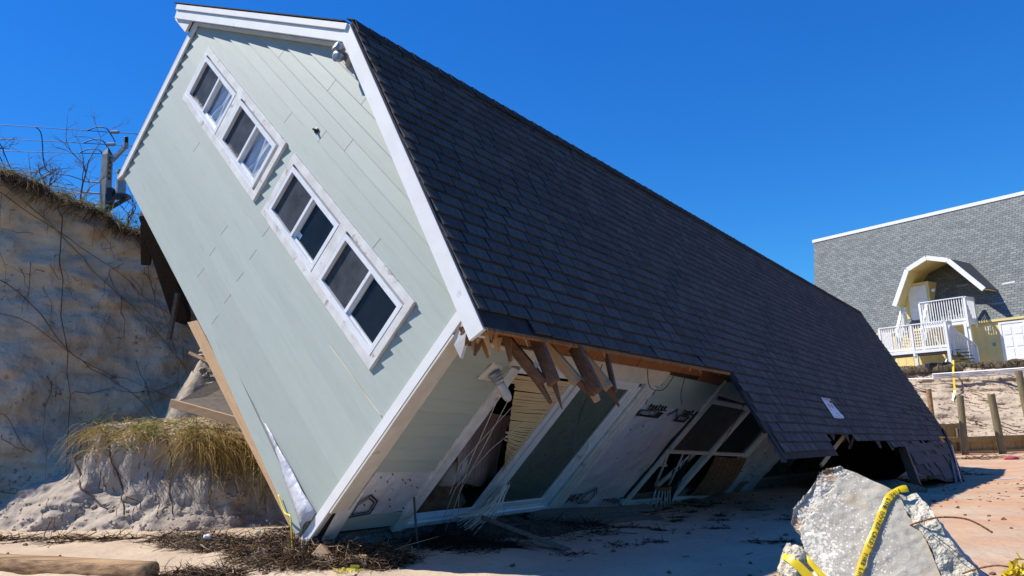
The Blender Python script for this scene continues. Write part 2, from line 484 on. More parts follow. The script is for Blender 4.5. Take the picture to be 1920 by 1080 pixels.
gx = graded(-300, 900, -8, 15, .10)
gy = graded(-60, 1500, 2.5, 24, .10)
GX, GY = np.meshgrid(gx, gy)
GZ = gz(GX, GY)
bump_z = np.array([[noise.noise((x * .9, y * .9, 0)) * .03 + noise.noise((x * 3.1, y * 3.1, 5)) * .022 - .030 * max(0, noise.noise((x * 2.2 + 3, y * 2.2, 8)) - .25)
                    + noise.noise((x * 8, y * 8, 9)) * .008 if (-9 < x < 22 and 0 < y < 32) else 0 for x in gx] for y in gy])
GZ = GZ + bump_z
def ground(x, y):
    return float(gz(x, y)) + noise.noise((x * .9, y * .9, 0)) * .03 + noise.noise((x * 3.1, y * 3.1, 5)) * .022 - .030 * max(0, noise.noise((x * 2.2 + 3, y * 2.2, 8)) - .25)
tagprops(link('beach_sand', grid_mesh('beach_sand', GX, GY, GZ), M['sand']), kind='structure')

sea_m = mat('sea_water', (.02, .035, .04), (.03, .05, .05), 1.5, .12, .4, 3)
tagprops(link('sea', MB().add([(-300, -400, -.52), (900, -400, -.52), (900, -9, -.52), (-300, -4, -.52)], [(0, 1, 2, 3)]).mesh('sea'), sea_m), kind='structure')

# ------------------------------------------------------------------ dune cliff on the left
def under_house(p):
    """keep terrain below the floor of the toppled house"""
    h = RHI @ p
    if h.x > -6.9 and h.y > -.5 and h.y < 26 and h.z > -.85:
        lim = -.85
        if h.y < 0: lim = -.85 + (-h.y) * 1.8
        if h.x < -6.3: lim += (-6.3 - h.x) * 3
        if h.z > lim:
            p = p + Vector((0, 0, -1)) * ((h.z - lim) / .714)
    return p

def cliff_base(x):
    return 10.5 + .62 * (x + 7) if x < -4 else 12.36 + .85 * (x + 4)
def cliff_top(x):
    if x < -8.35: return max(1.6, 5.35 + 3.2 * (x + 8.35))
    return 5.4 if x < -8.2 else max(3.6, 5.4 - .46 * (x + 8.2))
PROF = [(-.25, -.10), (-.02, -.03), (.05, .05), (.10, .14), (.16, .26), (.22, .38), (.30, .50), (.36, .62), (.42, .73), (.45, .82),
        (.43, .89), (.36, .935), (.33, .965), (.45, .99), (.75, 1.0), (1.4, 1.02), (3, 1.06), (8, 1.12), (22, 1.1), (60, 1.0)]
pk = np.array(PROF)
sv = np.concatenate([np.linspace(0, 14, 150), np.linspace(14, 19, 26)[1:]])
su = np.concatenate([np.linspace(-60, -13, 20)[:-1], np.linspace(-13, -1, 230), np.linspace(-1, 5, 20)[1:]])
nx_, ny_ = .53, -.85
CX = np.zeros((len(sv), len(su))); CY = CX.copy(); CZ = CX.copy()
for j, x in enumerate(su):
    yb = cliff_base(x); zt = cliff_top(x); zb = float(gz(x, yb))
    for i, s in enumerate(sv):
        k = min(int(s), len(PROF) - 2); t = s - k
        off = pk[k, 0] * (1 - t) + pk[k + 1, 0] * t
        hh = pk[k, 1] * (1 - t) + pk[k + 1, 1] * t
        z = zb + hh * (zt - zb)
        px, py = x - nx_ * off, yb - ny_ * off
        w = 1.0 if s < 14.5 else .4
        d = fbm(px * .55, py * .55, z * .6, 1.0, 3) * .30 + fbm(px * 2.1, py * 2.1, z * 2.6, .9, 4) * .085
        d += (abs(noise.noise((px * 1.6, py * 1.6, z * 2.2 + 9))) - .25) * .10 + (abs(noise.noise((px * 4.5, py * 4.5, z * 5.5))) - .25) * .05
        d += noise.noise((px * .5, py * .5, z * 4.5)) * .03 + fbm(px * 8, py * 8, z * 10, .8, 2) * .022
        d += -.09 * max(0, noise.noise((px * 1.3 + 7, py * 1.3, z * .35)) - .15)
        if s > 11.5: z += (noise.noise((px * .8, py * .8, 3)) * .18 + noise.noise((px * 3, py * 3, 4)) * .11 + noise.noise((px * 8, py * 8, 4)) * .05) * min(1, (s - 11.5) / 2)
        p = Vector((px + nx_ * d * w, py + ny_ * d * w, z))
        p = under_house(p)
        CX[i, j], CY[i, j], CZ[i, j] = p
cliff = link('dune_cliff', grid_mesh('dune_cliff', CX, CY, CZ), M['cliff'])
tagprops(cliff, kind='structure')
SO = np.zeros(CX.shape)
for i, s in enumerate(sv):
    for j, x in enumerate(su):
        e = noise.noise((x * 1.4, CZ[i, j] * 1.6, 0)) * 1.3 + noise.noise((x * 5, CZ[i, j] * 4, 2)) * .7
        SO[i, j] = min(1, max(0, (s + e - 9.3) / 3.2)) ** 1.3
at_ = cliff.data.attributes.new('soil', 'FLOAT', 'POINT'); at_.data.foreach_set('value', SO.ravel().astype(np.float32))
def cliff_pt(x, s, lift=0.0):
    """point on the cliff surface: x along it, s profile position"""
    j = int(np.argmin(np.abs(su - x))); i = int(np.argmin(np.abs(sv - s)))
    return Vector((CX[i, j] + nx_ * lift, CY[i, j] + ny_ * lift, CZ[i, j]))

# sand mound in front of the cliff
def mound_pt(u, v):
    """u angle, v 0..1 from rim to centre: a low sand apron carrying a steep ragged block"""
    cx, cy, rx, ry = -4.85, 10.3, 2.35, 1.42
    r = 1 - v
    ca, sa = cos(u), sin(u)
    q = (abs(ca) ** 2.3 + abs(sa) ** 2.3) ** (-1 / 2.3) * (1 + .10 * noise.noise((ca * 2, sa * 2, 3)))
    x = cx + rx * q * ca * r; y = cy + ry * q * sa * r
    z = float(gz(x, y)) - .06 + .80 * (1 - r ** 3.0) * (1 + .18 * noise.noise((x * .9, y * .9, 5)))
    e = (abs((x + 4.32) / 1.55) ** 2.6 + abs((y - 10.2) / 1.0) ** 2.6) + .34 * noise.noise((x * 1.5, y * 1.5, 7)) + .16 * noise.noise((x * 4.2, y * 4.2, 1)) + .07 * noise.noise((x * 11, y * 11, 2))
    k = max(0.0, min(1.0, (1.08 - e) / .34)); k = k * k * (3 - 2 * k)
    z += k * (.60 + .09 * noise.noise((x * 1.3, y * 1.3, 2)) + .05 * noise.noise((x * 5, y * 5, 2)) - .10 * max(0, x + 3.7))
    d = fbm(x * 1.6, y * 1.6, z * 2, 1, 4) * .13 + (abs(noise.noise((x * 3.2, y * 3.2, z * 4))) - .25) * .08 + fbm(x * 8, y * 8, z * 9, .8, 3) * .026
    if v > .5: d *= .4
    hr = (z - float(gz(x, y))) / 1.3
    if sa < 0: d -= .22 * exp(-((hr - .66) / .16) ** 2) / (1 + exp(-(x + 4.8) * 5))
    return Vector((x + ca * d * .4, y - abs(d) * .0 + sa * d, z + d * .25))
nu, nv = 300, 110
MX = np.zeros((nv, nu)); MY = MX.copy(); MZ = MX.copy()
for i in range(nv):
    for j in range(nu):
        a = 2 * pi * j / (nu - 1)
        p = mound_pt(a if j < nu - 1 else 0.0, (i / (nv - 1)) * .999)
        p = under_house(p)
        MX[i, j], MY[i, j], MZ[i, j] = p
tagprops(link('sand_mound', grid_mesh('sand_mound', MX, MY, MZ), M['mound']), kind='structure')

# talus of broken sand between cliff and house edge
TX = np.zeros((40, 70)); TY = TX.copy(); TZ = TX.copy()
for i in range(40):
    for j in range(70):
        q = i / 39; a = 2 * pi * j / 69
        d = .85 * (1 - q) * (1 + .2 * noise.noise((cos(a), sin(a), 6)))
        x = -4.42 + d * cos(a) * 1.0; y = 10.75 + d * sin(a) * 1.0
        z = 2.55 - 2.9 * (1 - q) ** .8 * .62 - .35 * (x + 4.42) + fbm(x * 4, y * 4, 3, .8, 4) * .12
        if i == 0: z -= 1.0
        TX[i, j], TY[i, j], TZ[i, j] = under_house(Vector((x, y, z)))
tagprops(link('sand_talus', grid_mesh('sand_talus', TX, TY, TZ), M['mound']), kind='structure')

from mathutils.bvhtree import BVHTree
def _bvh(X, Y, Z):
    r, c = X.shape
    V = [Vector(p) for p in np.stack([X, Y, Z], -1).reshape(-1, 3)]
    F = [(i * c + j, i * c + j + 1, (i + 1) * c + j + 1, (i + 1) * c + j) for i in range(r - 1) for j in range(c - 1)]
    return BVHTree.FromPolygons(V, F)
BV = [_bvh(MX, MY, MZ), _bvh(CX[:165], CY[:165], CZ[:165]), _bvh(TX, TY, TZ)]
def front(x, z, lift=.012, bv=None):
    """first sand surface met going inland from the beach at (x, z)"""
    best = None
    for b_ in (bv or BV):
        h = b_.ray_cast(Vector((x, 5.0, z)), Vector((0, 1, 0)))
        if h[0] is not None and (best is None or h[0].y < best.y): best = h[0]
    return best - Vector((0, lift, 0)) if best else None
def top_of(x, y, bv=None):
    best = None
    for b_ in (bv or BV):
        h = b_.ray_cast(Vector((x, y, 9)), Vector((0, 0, -1)))
        if h[0] is not None and (best is None or h[0].z > best.z): best = h[0]
    return best

# ------------------------------------------------------------------ bank below the far house
TH = radians(52)
NU = Vector((-cos(TH), sin(TH), 0)); NN = Vector((-sin(TH), -cos(TH), 0)); NO = Vector((24.66, 37.0, 2.33))
def nb(a, o, z):            # far-house frame: a along the front to the left, o outward, z up
    return NO + NU * a + NN * o + Vector((0, 0, z))
bs = np.linspace(0, 1, 70); ba = np.linspace(-40, 45, 330)
BX = np.zeros((len(bs) + 6, len(ba))); BY = BX.copy(); BZ = BX.copy()
for j, a in enumerate(ba):
    edge = 3.3 + .5 * noise.noise((a * .35, 1, 0)) + .25 * noise.noise((a * 1.3, 2, 0))
    for i in range(len(bs) + 6):
        if i < len(bs):
            t = bs[i]
            o = edge + .1 + 3.6 * (1 - t) ** 1.25; z = -3.75 + 3.65 * t ** .92
        else:
            k = i - len(bs)
            o = edge - [.0, .25, .6, 1.5, 6, 40][k]; z = [-.02, .02, -.04, -.06, -.06, -.1][k]
        d = fbm(a * .6, o * .5, z * .9, 1, 4) * .35 + noise.noise((a * .3, 0, z * 5)) * .16 + fbm(a * 2.6, o * 2, z * 4, .9, 3) * .12
        p = nb(a, o + (d if i < len(bs) else 0), z)
        BX[i, j], BY[i, j], BZ[i, j] = p
tagprops(link('dune_bank', grid_mesh('dune_bank', BX, BY, BZ), M['bank']), kind='structure')

# ================================================================== the toppled house
house = empty('toppled_house', RH)
tagprops(house, 'sage green beach house with dark shingle roof, toppled off the dune onto its side', 'house')
XA, ZA = -3.15, 3.70                       # ridge
SD = Vector((.9558, 0, -.2940)); SN = Vector((.2940, 0, .9558))       # right roof plane: down the slope, outward
RIDGE = Vector((XA, 0, ZA))
def roofp(s, y, n=0.0): return RIDGE + SD * s + SN * n + Vector((0, y, 0))
LD = Vector((-.9397, 0, -.342)); LN = Vector((-.342, 0, .9397))        # left plane
def zr(x): return (ZA - .075) - .3076 * (x - XA) if x > XA else (ZA - .075) + .364 * (x - XA)

# --- gable wall: sheathing pieces round the window openings
W1 = (-5.73, -3.25); W2 = (-3.03, -.50); WZ = (1.52, 2.275)
wall = MB()
def gpoly(xs, zb, zt=None):
    """wall sheathing strip between xs, from zb up to the rake or zt"""
    x0, x1 = xs
    t0, t1 = (zr(x0), zr(x1)) if zt is None else (zt, zt)
    P = [(x0, zb), (x1, zb), (x1, t1)]
    if zt is None and x0 < XA < x1: P.append((XA, zr(XA)))
    P.append((x0, t0))
    wall.prism([(x, .05, z) for x, z in P], (0, -.049, 0))
ox = [(-6.29, -5.66), (-3.34, -2.95), (-.58, -.01)]
for q in ox: gpoly(q, .0)
for q in ((-5.66, -3.34), (-2.95, -.58)):
    gpoly(q, .0, 1.60); gpoly(q, 2.19)
gable = wall.build('gable_wall', M['wrap'], house, label='broad sage lap-sided gable wall facing left')
# lap boards
EXPO = .15
def lap(x0, x1, z0, top=None, lift=0.0, name='siding_board', par=None, droop=0.0):
    h = .166
    def ext(z):
        a, b = x0, x1
        if z > 2.4:
            a = max(a, XA - (zr(XA) - z) / .364 + .02); b = min(b, XA + (zr(XA) - z) / .3076 - .02)
        return a, b
    a0, b0 = ext(z0); a1, b1 = ext(z0 + h)
    if b1 - a1 < .03 or b0 - a0 < .05: return None
    f0, f1 = -.0260 - lift, -.0030 - lift
    m = MB()
    db, = (droop,)
    m.hexa([(a0, f0, z0), (b0, f0 - (0.03 if droop else 0), z0 - db), (b0, -.0012, z0 - db), (a0, -.0012, z0),
            (a1, f1, z0 + h), (b1, f1 - (0.03 if droop else 0), z0 + h - db), (b1, -.0012, z0 + h - db), (a1, -.0012, z0 + h)])
    return m.build(name, M['siding'], par or gable)
rj = random.Random(3)
joints = {}
for k, xx in ((6, -3.51), (4, -3.51), (2, -3.51), (9, -2.82), (7, -2.82), (5, -2.82), (3, -2.82), (1, -2.83), (20, -3.09), (17, -2.80),
              (18, -2.36), (16, -3.49), (10, -3.9), (12, -4.0), (19, -4.2), (15, -1.3), (21, -2.5), (8, -4.9), (0, -2.83)):
    joints.setdefault(k, []).append(xx)
nrow = 24
for k in range(nrow):
    z0 = k * EXPO + .0
    cuts = [-6.285] + sorted(joints.get(k, [])) + [-.06]
    segs = []
    for a, b in zip(cuts[:-1], cuts[1:]):
        segs.append((a + (.0035 if a > -6.2 else 0), b - (.0035 if b < -.1 else 0)))
    # leave the window openings free
    out = []
    for a, b in segs:
        parts = [(a, b)]
        if z0 + EXPO > WZ[0] + .06 and z0 < WZ[1] - .06:
            for w0, w1 in ((W1[0] + .06, W1[1] - .06), (W2[0] + .06, W2[1] - .06)):
                nxt = []
                for p, q in parts:
                    if q <= w0 or p >= w1: nxt.append((p, q)); continue
                    if p < w0: nxt.append((p, w0))
                    if q > w1: nxt.append((w1, q))
                parts = nxt
        out += parts
    for a, b in out:
        if k == 0 and a > -3: lap(a, b - .05, z0 + .01, droop=.115, lift=.004)
        else: lap(a, b, z0)
# torn house wrap showing between the two lowest boards
m = MB()
pts = []
for i in range(9):
    t = i / 8
    x = -1.25 + t * 1.16
    zt = .175 + .04 * t; zb = .165 - .20 * t ** 1.2
    pts.append((x, zb, zt))
vs = []; fs = []
for i, (x, zb, zt) in enumerate(pts):
    for q in range(5):
        u = q / 4
        vs.append((x + .02 * sin(q * 2 + i), -.034 - .022 * (i / 8) - .030 * sin(u * pi) * (i / 8) - .008 * sin(i * 1.7 + q), zb + (zt - zb) * u))
for i in range(8):
    for q in range(4): fs.append((i * 5 + q, (i + 1) * 5 + q, (i + 1) * 5 + q + 1, i * 5 + q + 1))
m.add(vs, fs)
o = m.build('torn_wrap', M['wrap'], gable, smooth=True); s_ = o.modifiers.new('solid', 'SOLIDIFY'); s_.thickness = .002
# floor band board showing tan under the boards, and dark band farther up
MB().prism([(-3.24, -.03, -.155), (-.12, -.03, -.16), (-.10, -.03, -.012), (-3.10, -.03, -.010)], (0, .04, 0)).build('band_board', M['tanwood'], house, label='tan bare band board under the gable wall')

# corner boards (front faces on the gable, side faces on the long wall)
MB().prism([(-.075, -.022, -.10), (.018, -.022, -.13), (.018, -.022, 2.52), (-.075, -.022, 2.56)], (0, -.026, 0)).build('corner_board', M['white'], house, bevel=.003)
MB().prism([(.0205, -.044, .35), (.0205, .135, .35), (.0205, .14, 2.31), (.0205, -.044, 2.36)], (.024, 0, 0)).build('corner_board', M['cream'], house, bevel=.003)
MB().prism([(.02, .09, -.02), (.02, .225, -.02), (.0205, .158, .86), (.0205, .155, .37), (.0205, .04, .37)], (.026, 0, 0)).build('corner_board', M['dirtywhite'], house, label='split lower end of the corner board', bevel=.003)
MB().prism([(-6.335, -.024, -.11), (-6.26, -.024, .02), (-6.25, -.024, 2.40), (-6.335, -.024, 2.36)], (0, -.026, 0)).build('corner_board', M['white'], house, bevel=.003)
MB().box(-6.36, -6.337, -.05, .10, -.09, 2.34).build('corner_board', M['cream'], house)

# rake boards
def slopebar(p0, p1, drop0, drop1, y0, y1):
    """board between two (x,z) points; vertical faces y0..y1; edges at drop0 / drop1 below the line, perpendicular"""
    a = Vector((p0[0], 0, p0[1])); b = Vector((p1[0], 0, p1[1])); d = (b - a).normalized(); n_ = Vector((d.z, 0, -d.x))
    if n_.z > 0: n_ = -n_
    P = [a + n_ * drop0, b + n_ * drop0, b + n_ * drop1, a + n_ * drop1]
    return MB().prism([(q.x, y0, q.z) for q in P], (0, y1 - y0, 0))
AP = (XA, ZA)
slopebar((XA - .02, ZA - .005), (XA + SD.x * 3.62, ZA + SD.z * 3.62), .012, .172, -.130, -.095).build('rake_board', M['white'], house, bevel=.004)
slopebar((XA - .03, ZA - .012), (-6.80, 2.372), .012, .078, -.150, -.095).build('rake_board', M['white'], house, label='narrow upper strip of the far rake trim', bevel=.003)
slopebar((XA - .03, ZA - .012), (-6.80, 2.372), .080, .192, -.128, -.095).build('rake_board', M['white'], house, bevel=.003)
slopebar((XA - .03, ZA - .012), (-6.30, 2.554), .195, .225, -.094, -.02).build('rake_soffit', M['cream'], house)
slopebar((XA - .03, ZA - .012), (.30, 2.64), .10, .125, -.094, .0).build('rake_soffit', M['cream'], house)
# box end of the far eave
MB().prism([(-6.80, -.094, 2.36), (-6.78, -.094, 2.17), (-6.36, -.094, 2.17), (-6.36, -.094, 2.50)], (0, .03, 0)).build('eave_return', M['white'], house)
MB().box(-6.80, -6.77, -.06, 20.9, 2.18, 2.34).build('eave_fascia', M['white'], house)
MB().box(-6.766, -6.36, -.06, 20.9, 2.185, 2.2).build('eave_soffit', M['cream'], house)

# --- gable windows
def window(x0, x1, subs, label, curtain):
    """wide white casing with two slider units; subs = [(gx0, mull, gx1)]"""
    z0, z1 = WZ
    g0, g1 = 1.655, 2.12
    m = MB()
    bw = .085
    m.box(x0, x1, -.050, -.010, z1 - bw, z1)
    m.box(x0, x1, -.050, -.010, z0, z0 + bw)
    m.box(x0, x0 + bw, -.049, -.010, z0 + bw, z1 - bw)
    m.box(x1 - bw, x1, -.049, -.010, z0 + bw, z1 - bw)
    m.box(subs[0][2] + .055, subs[1][0] - .055, -.048, -.010, z0 + bw, z1 - bw)
    w = m.build('window', M['dirtywhite'], house, label=label, bevel=.004)
    for si, (a, c, b) in enumerate(subs):
        f = MB()
        e = .052
        f.box(a - e, b + e, -.052, .03, g1, g1 + .048); f.box(a - e, b + e, -.052, .03, g0 - .048, g0)
        f.box(a - e, a, -.052, .03, g0, g1); f.box(b, b + e, -.052, .03, g0, g1)
        f.build('frame', M['vinyl'], w, bevel=.003)
        MB().box(c - .020, c + .020, -.040, .012, g0, g1).build('mullion', M['vinyl'], w, bevel=.002)
        MB().box(c + .022, c + .045, -.018, .012, g0, g1).box(b - .022, b - .001, -.018, .012, g0, g1).box(c + .045, b - .022, -.018, .012, g0, g0 + .022).box(c + .045, b - .022, -.018, .012, g1 - .022, g1).build('sash', M['vinyl'], w)
        MB().box(a, c - .020, -.012, -.008, g0, g1).build('pane', M['screen'], w, label='pane behind a grey insect screen')
        MB().box(c + .045, b - .022, .000, .004, g0 + .022, g1 - .022).build('pane', M['clearglass'] if curtain else M['glass'], w)
        if curtain:
            q = MB(); nn_ = 40; vs = []; fs = []
            for i in range(nn_ + 1):
                t = i / nn_
                x = c - .03 + (b - c + .06) * t
                for j in range(9):
                    u = j / 8
                    zz = g0 - .03 + (g1 - g0 + .06) * u
                    yy = .030 + .016 * sin(t * 15 + u * 3.2 + si) + .008 * sin(t * 33 - u * 4.0)
                    vs.append((x + .05 * sin(u * 2.5 + si) * (1 - t), yy, zz))
            for i in range(nn_):
                for j in range(8): fs.append((i * 9 + j, (i + 1) * 9 + j, (i + 1) * 9 + j + 1, i * 9 + j + 1))
            q.add(vs, fs); q.build('curtain', M['curtain'], w, smooth=True)
            q = MB(); vs = []; fs = []
            for i in range(21):
                for j in range(2):
                    vs.append((a - .02 + (c - a) * i / 20, .12 + .02 * sin(i * 1.1), g0 - .03 + (g1 - g0 + .06) * j))
            for i in range(20): fs.append((2 * i, 2 * i + 2, 2 * i + 3, 2 * i + 1))
            q.add(vs, fs); q.build('curtain', M['curtain'], w, smooth=True)
        else:
            MB().box(a - .05, b + .05, .35, .36, g0 - .1, g0 + .20).build('blind', M['interior'], w)
    return w
window(W1[0], W1[1], [(-5.60, -5.135, -4.65), (-4.395, -3.92, -3.435)], 'upper double window with pale curtains', True)
w2 = window(W2[0], W2[1], [(-2.89, -2.40, -1.885), (-1.64, -1.15, -.64)], 'lower double window with dark bare panes', False)
MB().box(-2.37, -2.29, -.0035, -.0015, 1.69, 1.745).build('sticker', mat('pane_sticker', (.35, .55, .75), (.75, .8, .85), 60, .5), w2)

# security light under the rake, vent hole, loose cable
sl = MB().box(-3.10, -2.97, -.075, -.02, 3.33, 3.46).build('security_light', M['dirtywhite'], house, bevel=.01)
for dx, dz in ((-.045, .05), (.03, -.03)):
    MB().lathe((-3.035 + dx * .4, -.075, 3.395 + dz * .4), (dx * 9, -1, dz * 4), [(0, .022), (.05, .024), (.07, .045), (.13, .052), (.135, .03)], 12).build('lamp_head', M['metal'], sl, smooth=True)
MB().lathe((-2.925, -.018, 2.62), (0, -1, 0), [(0, .03), (.012, .032), (.02, .014), (.05, .01)], 9).build('cable_hole', M['blackplastic'], house)
# broken end of a cable drooping over the boards
m = MB(); m.tube([(-1.10, -.022, 1.30), (-.75, -.024, 1.318), (-.4, -.023, 1.325), (-.13, -.025, 1.345)], .005, 5); m.build('loose_cable', M['slatwhite'], house)

# --- long side wall (house x = 0); the far part sags
def sag(y): return -.045 * max(0, y - 3.5)
def sidebox(x0, x1, y0, y1, z0, z1, m=None):
    m = m or MB()
    a, b = sag(y0), sag(y1)
    return m.hexa([(x0, y0, z0 + a), (x1, y0, z0 + a), (x1, y1, z0 + b), (x0, y1, z0 + b),
                   (x0, y0, z1 + a), (x1, y0, z1 + a), (x1, y1, z1 + b), (x0, y1, z1 + b)])
m = MB()
sidebox(-.05, -.004, .052, 1.0, .0, 2.40, m)
sidebox(-.05, -.004, 1.0, 3.5, 2.10, 2.40, m)
sidebox(-.05, -.004, 3.5, 5.75, .0, 2.40, m)
sidebox(-.05, -.004, 5.75, 9.25, 2.05, 2.40, m)
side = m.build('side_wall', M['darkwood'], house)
for k in range(11):                              # boards beside the door
    z0 = .82 + k * .146
    if z0 > 2.2: break
    MB().hexa([(-.002, .165, z0), (.025, .165, z0), (.025, .935, z0 - .02), (-.002, .935, z0 - .02),
               (-.002, .165, z0 + .160), (.005, .165, z0 + .160), (.005, .935, z0 + .140), (-.002, .935, z0 + .140)]).build('siding_board', M['siding'], side)
for k in range(3):                               # boards above the second wrap panel
    z0 = 1.80 + k * .155
    MB().hexa([(-.002, 3.98, z0), (.025, 3.98, z0), (.025, 5.66, z0 - .05), (-.002, 5.66, z0 - .05),
               (-.002, 3.90, z0 + .168), (.005, 3.90, z0 + .168), (.005, 5.66, z0 + .118), (-.002, 5.66, z0 + .118)]).build('siding_board', M['siding'], side)
MB().hexa([(-.002, .235, .065), (.02, .235, .065), (.02, .93, .05), (-.002, .93, .05),
           (-.002, .255, .265), (.012, .255, .265), (.012, .93, .22), (-.002, .93, .22)]).build('siding_board', M['siding'], side)
def wrap_sheet(y0, y1, z0, z1, par, material, amp=.012, nyc=48, nzc=40, name='house_wrap', xoff=.004, sagf=True, fn=None):
    vs = []; fs = []
    for i in range(nyc + 1):
        for j in range(nzc + 1):
            y = y0 + (y1 - y0) * i / nyc; z = z0 + (z1 - z0) * j / nzc
            w = (y * 5.5 + z * 4.2)
            x = xoff + amp * (.5 + .5 * sin(w * 1.7 + 1.3 * noise.noise((y * 2, z * 2, 1)))) * (.4 + .6 * abs(noise.noise((y * 1.4, z * 1.4, 4))) * 2) + amp * .6 * noise.noise((y * 4, z * 4, 7))
            if fn: x, y, z = fn(x, y, z)
            vs.append((x, y, z + (sag(y) if sagf else 0)))
    for i in range(nyc):
        for j in range(nzc):
            fs.append((i * (nzc + 1) + j, (i + 1) * (nzc + 1) + j, (i + 1) * (nzc + 1) + j + 1, i * (nzc + 1) + j + 1))
    o = MB().add(vs, fs).build(name, material, par, smooth=True)
    return o
wrap_sheet(.17, .96, .24, .84, side, M['wrap'], .010)
wrap_sheet(3.84, 5.72, -.16, 1.86, side, M['wrap'], .016)
# far wall skin, slack grey wrap curling inwards at its far end
def far_fn(x, y, z):
    t = max(0, y - 11.0) / 3.6
    return x - .10 * t - .9 * t * t + .05 * sin(y * 4) * (y > 10.4), y - .4 * t * t, z
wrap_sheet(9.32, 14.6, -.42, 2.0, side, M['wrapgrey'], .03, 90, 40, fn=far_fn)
# printed marks on the wrap
def side_print(body, y, z, size, ydir=(0, 1, -.03), shear=.25, par=side, material=None, x=.034, mirror=False):
    me = text_mesh(body, size, shear)
    o = link('print', me, material or M['ink'], par)
    o.matrix_local = frame_matrix((x, y, z + sag(y)), ydir, (0, 0, 1))
    return o
def house_logo(y, z, s, mats, x=.034, rot=0.0):
    """outlined pentagon house mark"""
    P = [(-.5, -.5), (.5, -.5), (.5, .15), (0, .55), (-.5, .15)]
    def ring(k0, k1, mt):
        m = MB(); n = 5; vs = []
        for kk in (k0, k1):
            for px, pz in P:
                yy = px * cos(rot) - pz * sin(rot); zz = px * sin(rot) + pz * cos(rot)
                vs.append((x, y + yy * s * kk, z + zz * s * kk + sag(y)))
        m.add(vs, [(i, (i + 1) % n, n + (i + 1) % n, n + i) for i in range(n)])
        m.build('print', mt, side)
    ring(1.0, .86, mats); ring(.74, .63, mats)
side_print('TYPAR', 3.53, .045, .235, shear=.1)
house_logo(4.44, .215, .30, M['ink'], rot=-.05)
side_print('TYPAR', 4.93, -.06, .20, shear=.2, ydir=(0, 1, -.01))
house_logo(.33, .39, .27, M['ink'], x=.026, rot=.1)
def band(y0, y1, z0, z1, sk=.05, x=.033):
    MB().add([(x, y0, z0 + sag(y0)), (x, y1, z0 + sag(y1)), (x, y1 + sk, z1 + sag(y1)), (x, y0 + sk, z1 + sag(y0))], [(0, 1, 2, 3)]).build('print', M['ink'], side)
band(3.90, 4.56, 1.64, 1.745)
side_print('NK&SUPPLY', 3.95, 1.66, .085, x=.0355, material=M['wrap'], shear=.1)
def scrawl(y0, z0, n, w, h):
    """looping script lettering, too cropped to read"""
    P = [(.034, y0 + w * (t / 12) + .35 * w * cos(t * 2 * pi / 12), z0 + h * (.5 + .5 * sin(t * 2 * pi / 12)) * (1 if (t // 12) % 3 else 1.25) + sag(y0)) for t in range(12 * n)]
    m = MB(); m.tube(P, .009, 4); m.build('print', M['ink'], side)
scrawl(4.08, 1.755, 6, .085, .075)
band(5.10, 5.46, 1.625, 1.74)
side_print('BUILD', 5.15, 1.65, .085, x=.0355, material=M['wrap'], shear=.1)
scrawl(5.16, 1.755, 4, .085, .07)
MB().add([(.034, 4.76, 1.66), (.034, 4.78, 1.64), (.034, 4.93, 1.745), (.034, 4.91, 1.77)], [(0, 1, 2, 3)]).add([(.0345, 4.90, 1.77), (.0345, 4.93, 1.77), (.0345, 5.08, 1.62), (.0345, 5.045, 1.62)], [(0, 1, 2, 3)]).build('print', M['ink'], side)
# nail spots
for i in range(46):
    y = random.choice([random.uniform(.25, .9), random.uniform(3.95, 5.6), random.uniform(9.5, 11.5)]); z = random.uniform(.1, 1.6)
    if y < 1: z = random.uniform(.3, .8)
    if y > 9: z = random.uniform(-.1, 1.2)
    r = random.uniform(.003, .007) * (2 if y > 9 else 1)
    MB().lathe((.02, y, z + sag(y)), (1, 0, 0), [(0, r), (.018, r), (.020, r * .4)], 6).build('nail_spot', M['rust'] if i % 3 == 0 else M['blackplastic'], side)

# trims, door casings, header
def sb(name, material, *a, par=house, bevel=.003, label=None): return sidebox(*a).build(name, material, par, bevel=bevel, label=label)
MB().hexa([(-.03, .935, -.02), (.045, .935, -.02), (.045, 1.085, -.02), (-.03, 1.085, -.02),
           (-.03, .925, 2.12), (.045, .925, 2.12), (.045, 1.07, 2.10), (-.03, 1.07, 2.10)]).build('door_casing', M['dirtywhite'], house, bevel=.004)
MB().hexa([(-.02, .88, 2.135), (.035, .88, 2.135), (.035, 3.92, 2.105), (-.02, 3.92, 2.105),
           (-.02, .90, 2.33), (.035, .90, 2.33), (.035, 3.92, 2.33), (-.02, 3.92, 2.33)]).build('header_board', M['cream'], house, bevel=.004)
MB().hexa([(-.02, .16, 2.315), (.03, .16, 2.315), (.03, .88, 2.27), (-.02, .88, 2.27),
           (-.02, .16, 2.355), (.03, .16, 2.355), (.03, .88, 2.31), (-.02, .88, 2.31)]).build('header_strip', M['cream'], house)
MB().hexa([(-.02, 5.70, 2.08), (.035, 5.70, 2.08), (.035, 9.4, 1.80), (-.02, 9.4, 1.80),
           (-.02, 5.70, 2.33), (.035, 5.70, 2.33), (.035, 9.4, 2.30), (-.02, 9.4, 2.30)]).build('header_board', M['cream'], house, bevel=.004)
# frieze of bare wood between wall top and roof
for i in range(8):
    y0 = .06 + i * .6
    MB().box(-.03, .012 + .006 * (i % 2), y0, y0 + .594, 2.335 if i > 1 else 2.36, 2.66).build('frieze_board', M['ply'], house)
MB().box(-.035, .005, 4.87, 15, 2.24, 2.63).build('frieze_board', M['ply'], house)

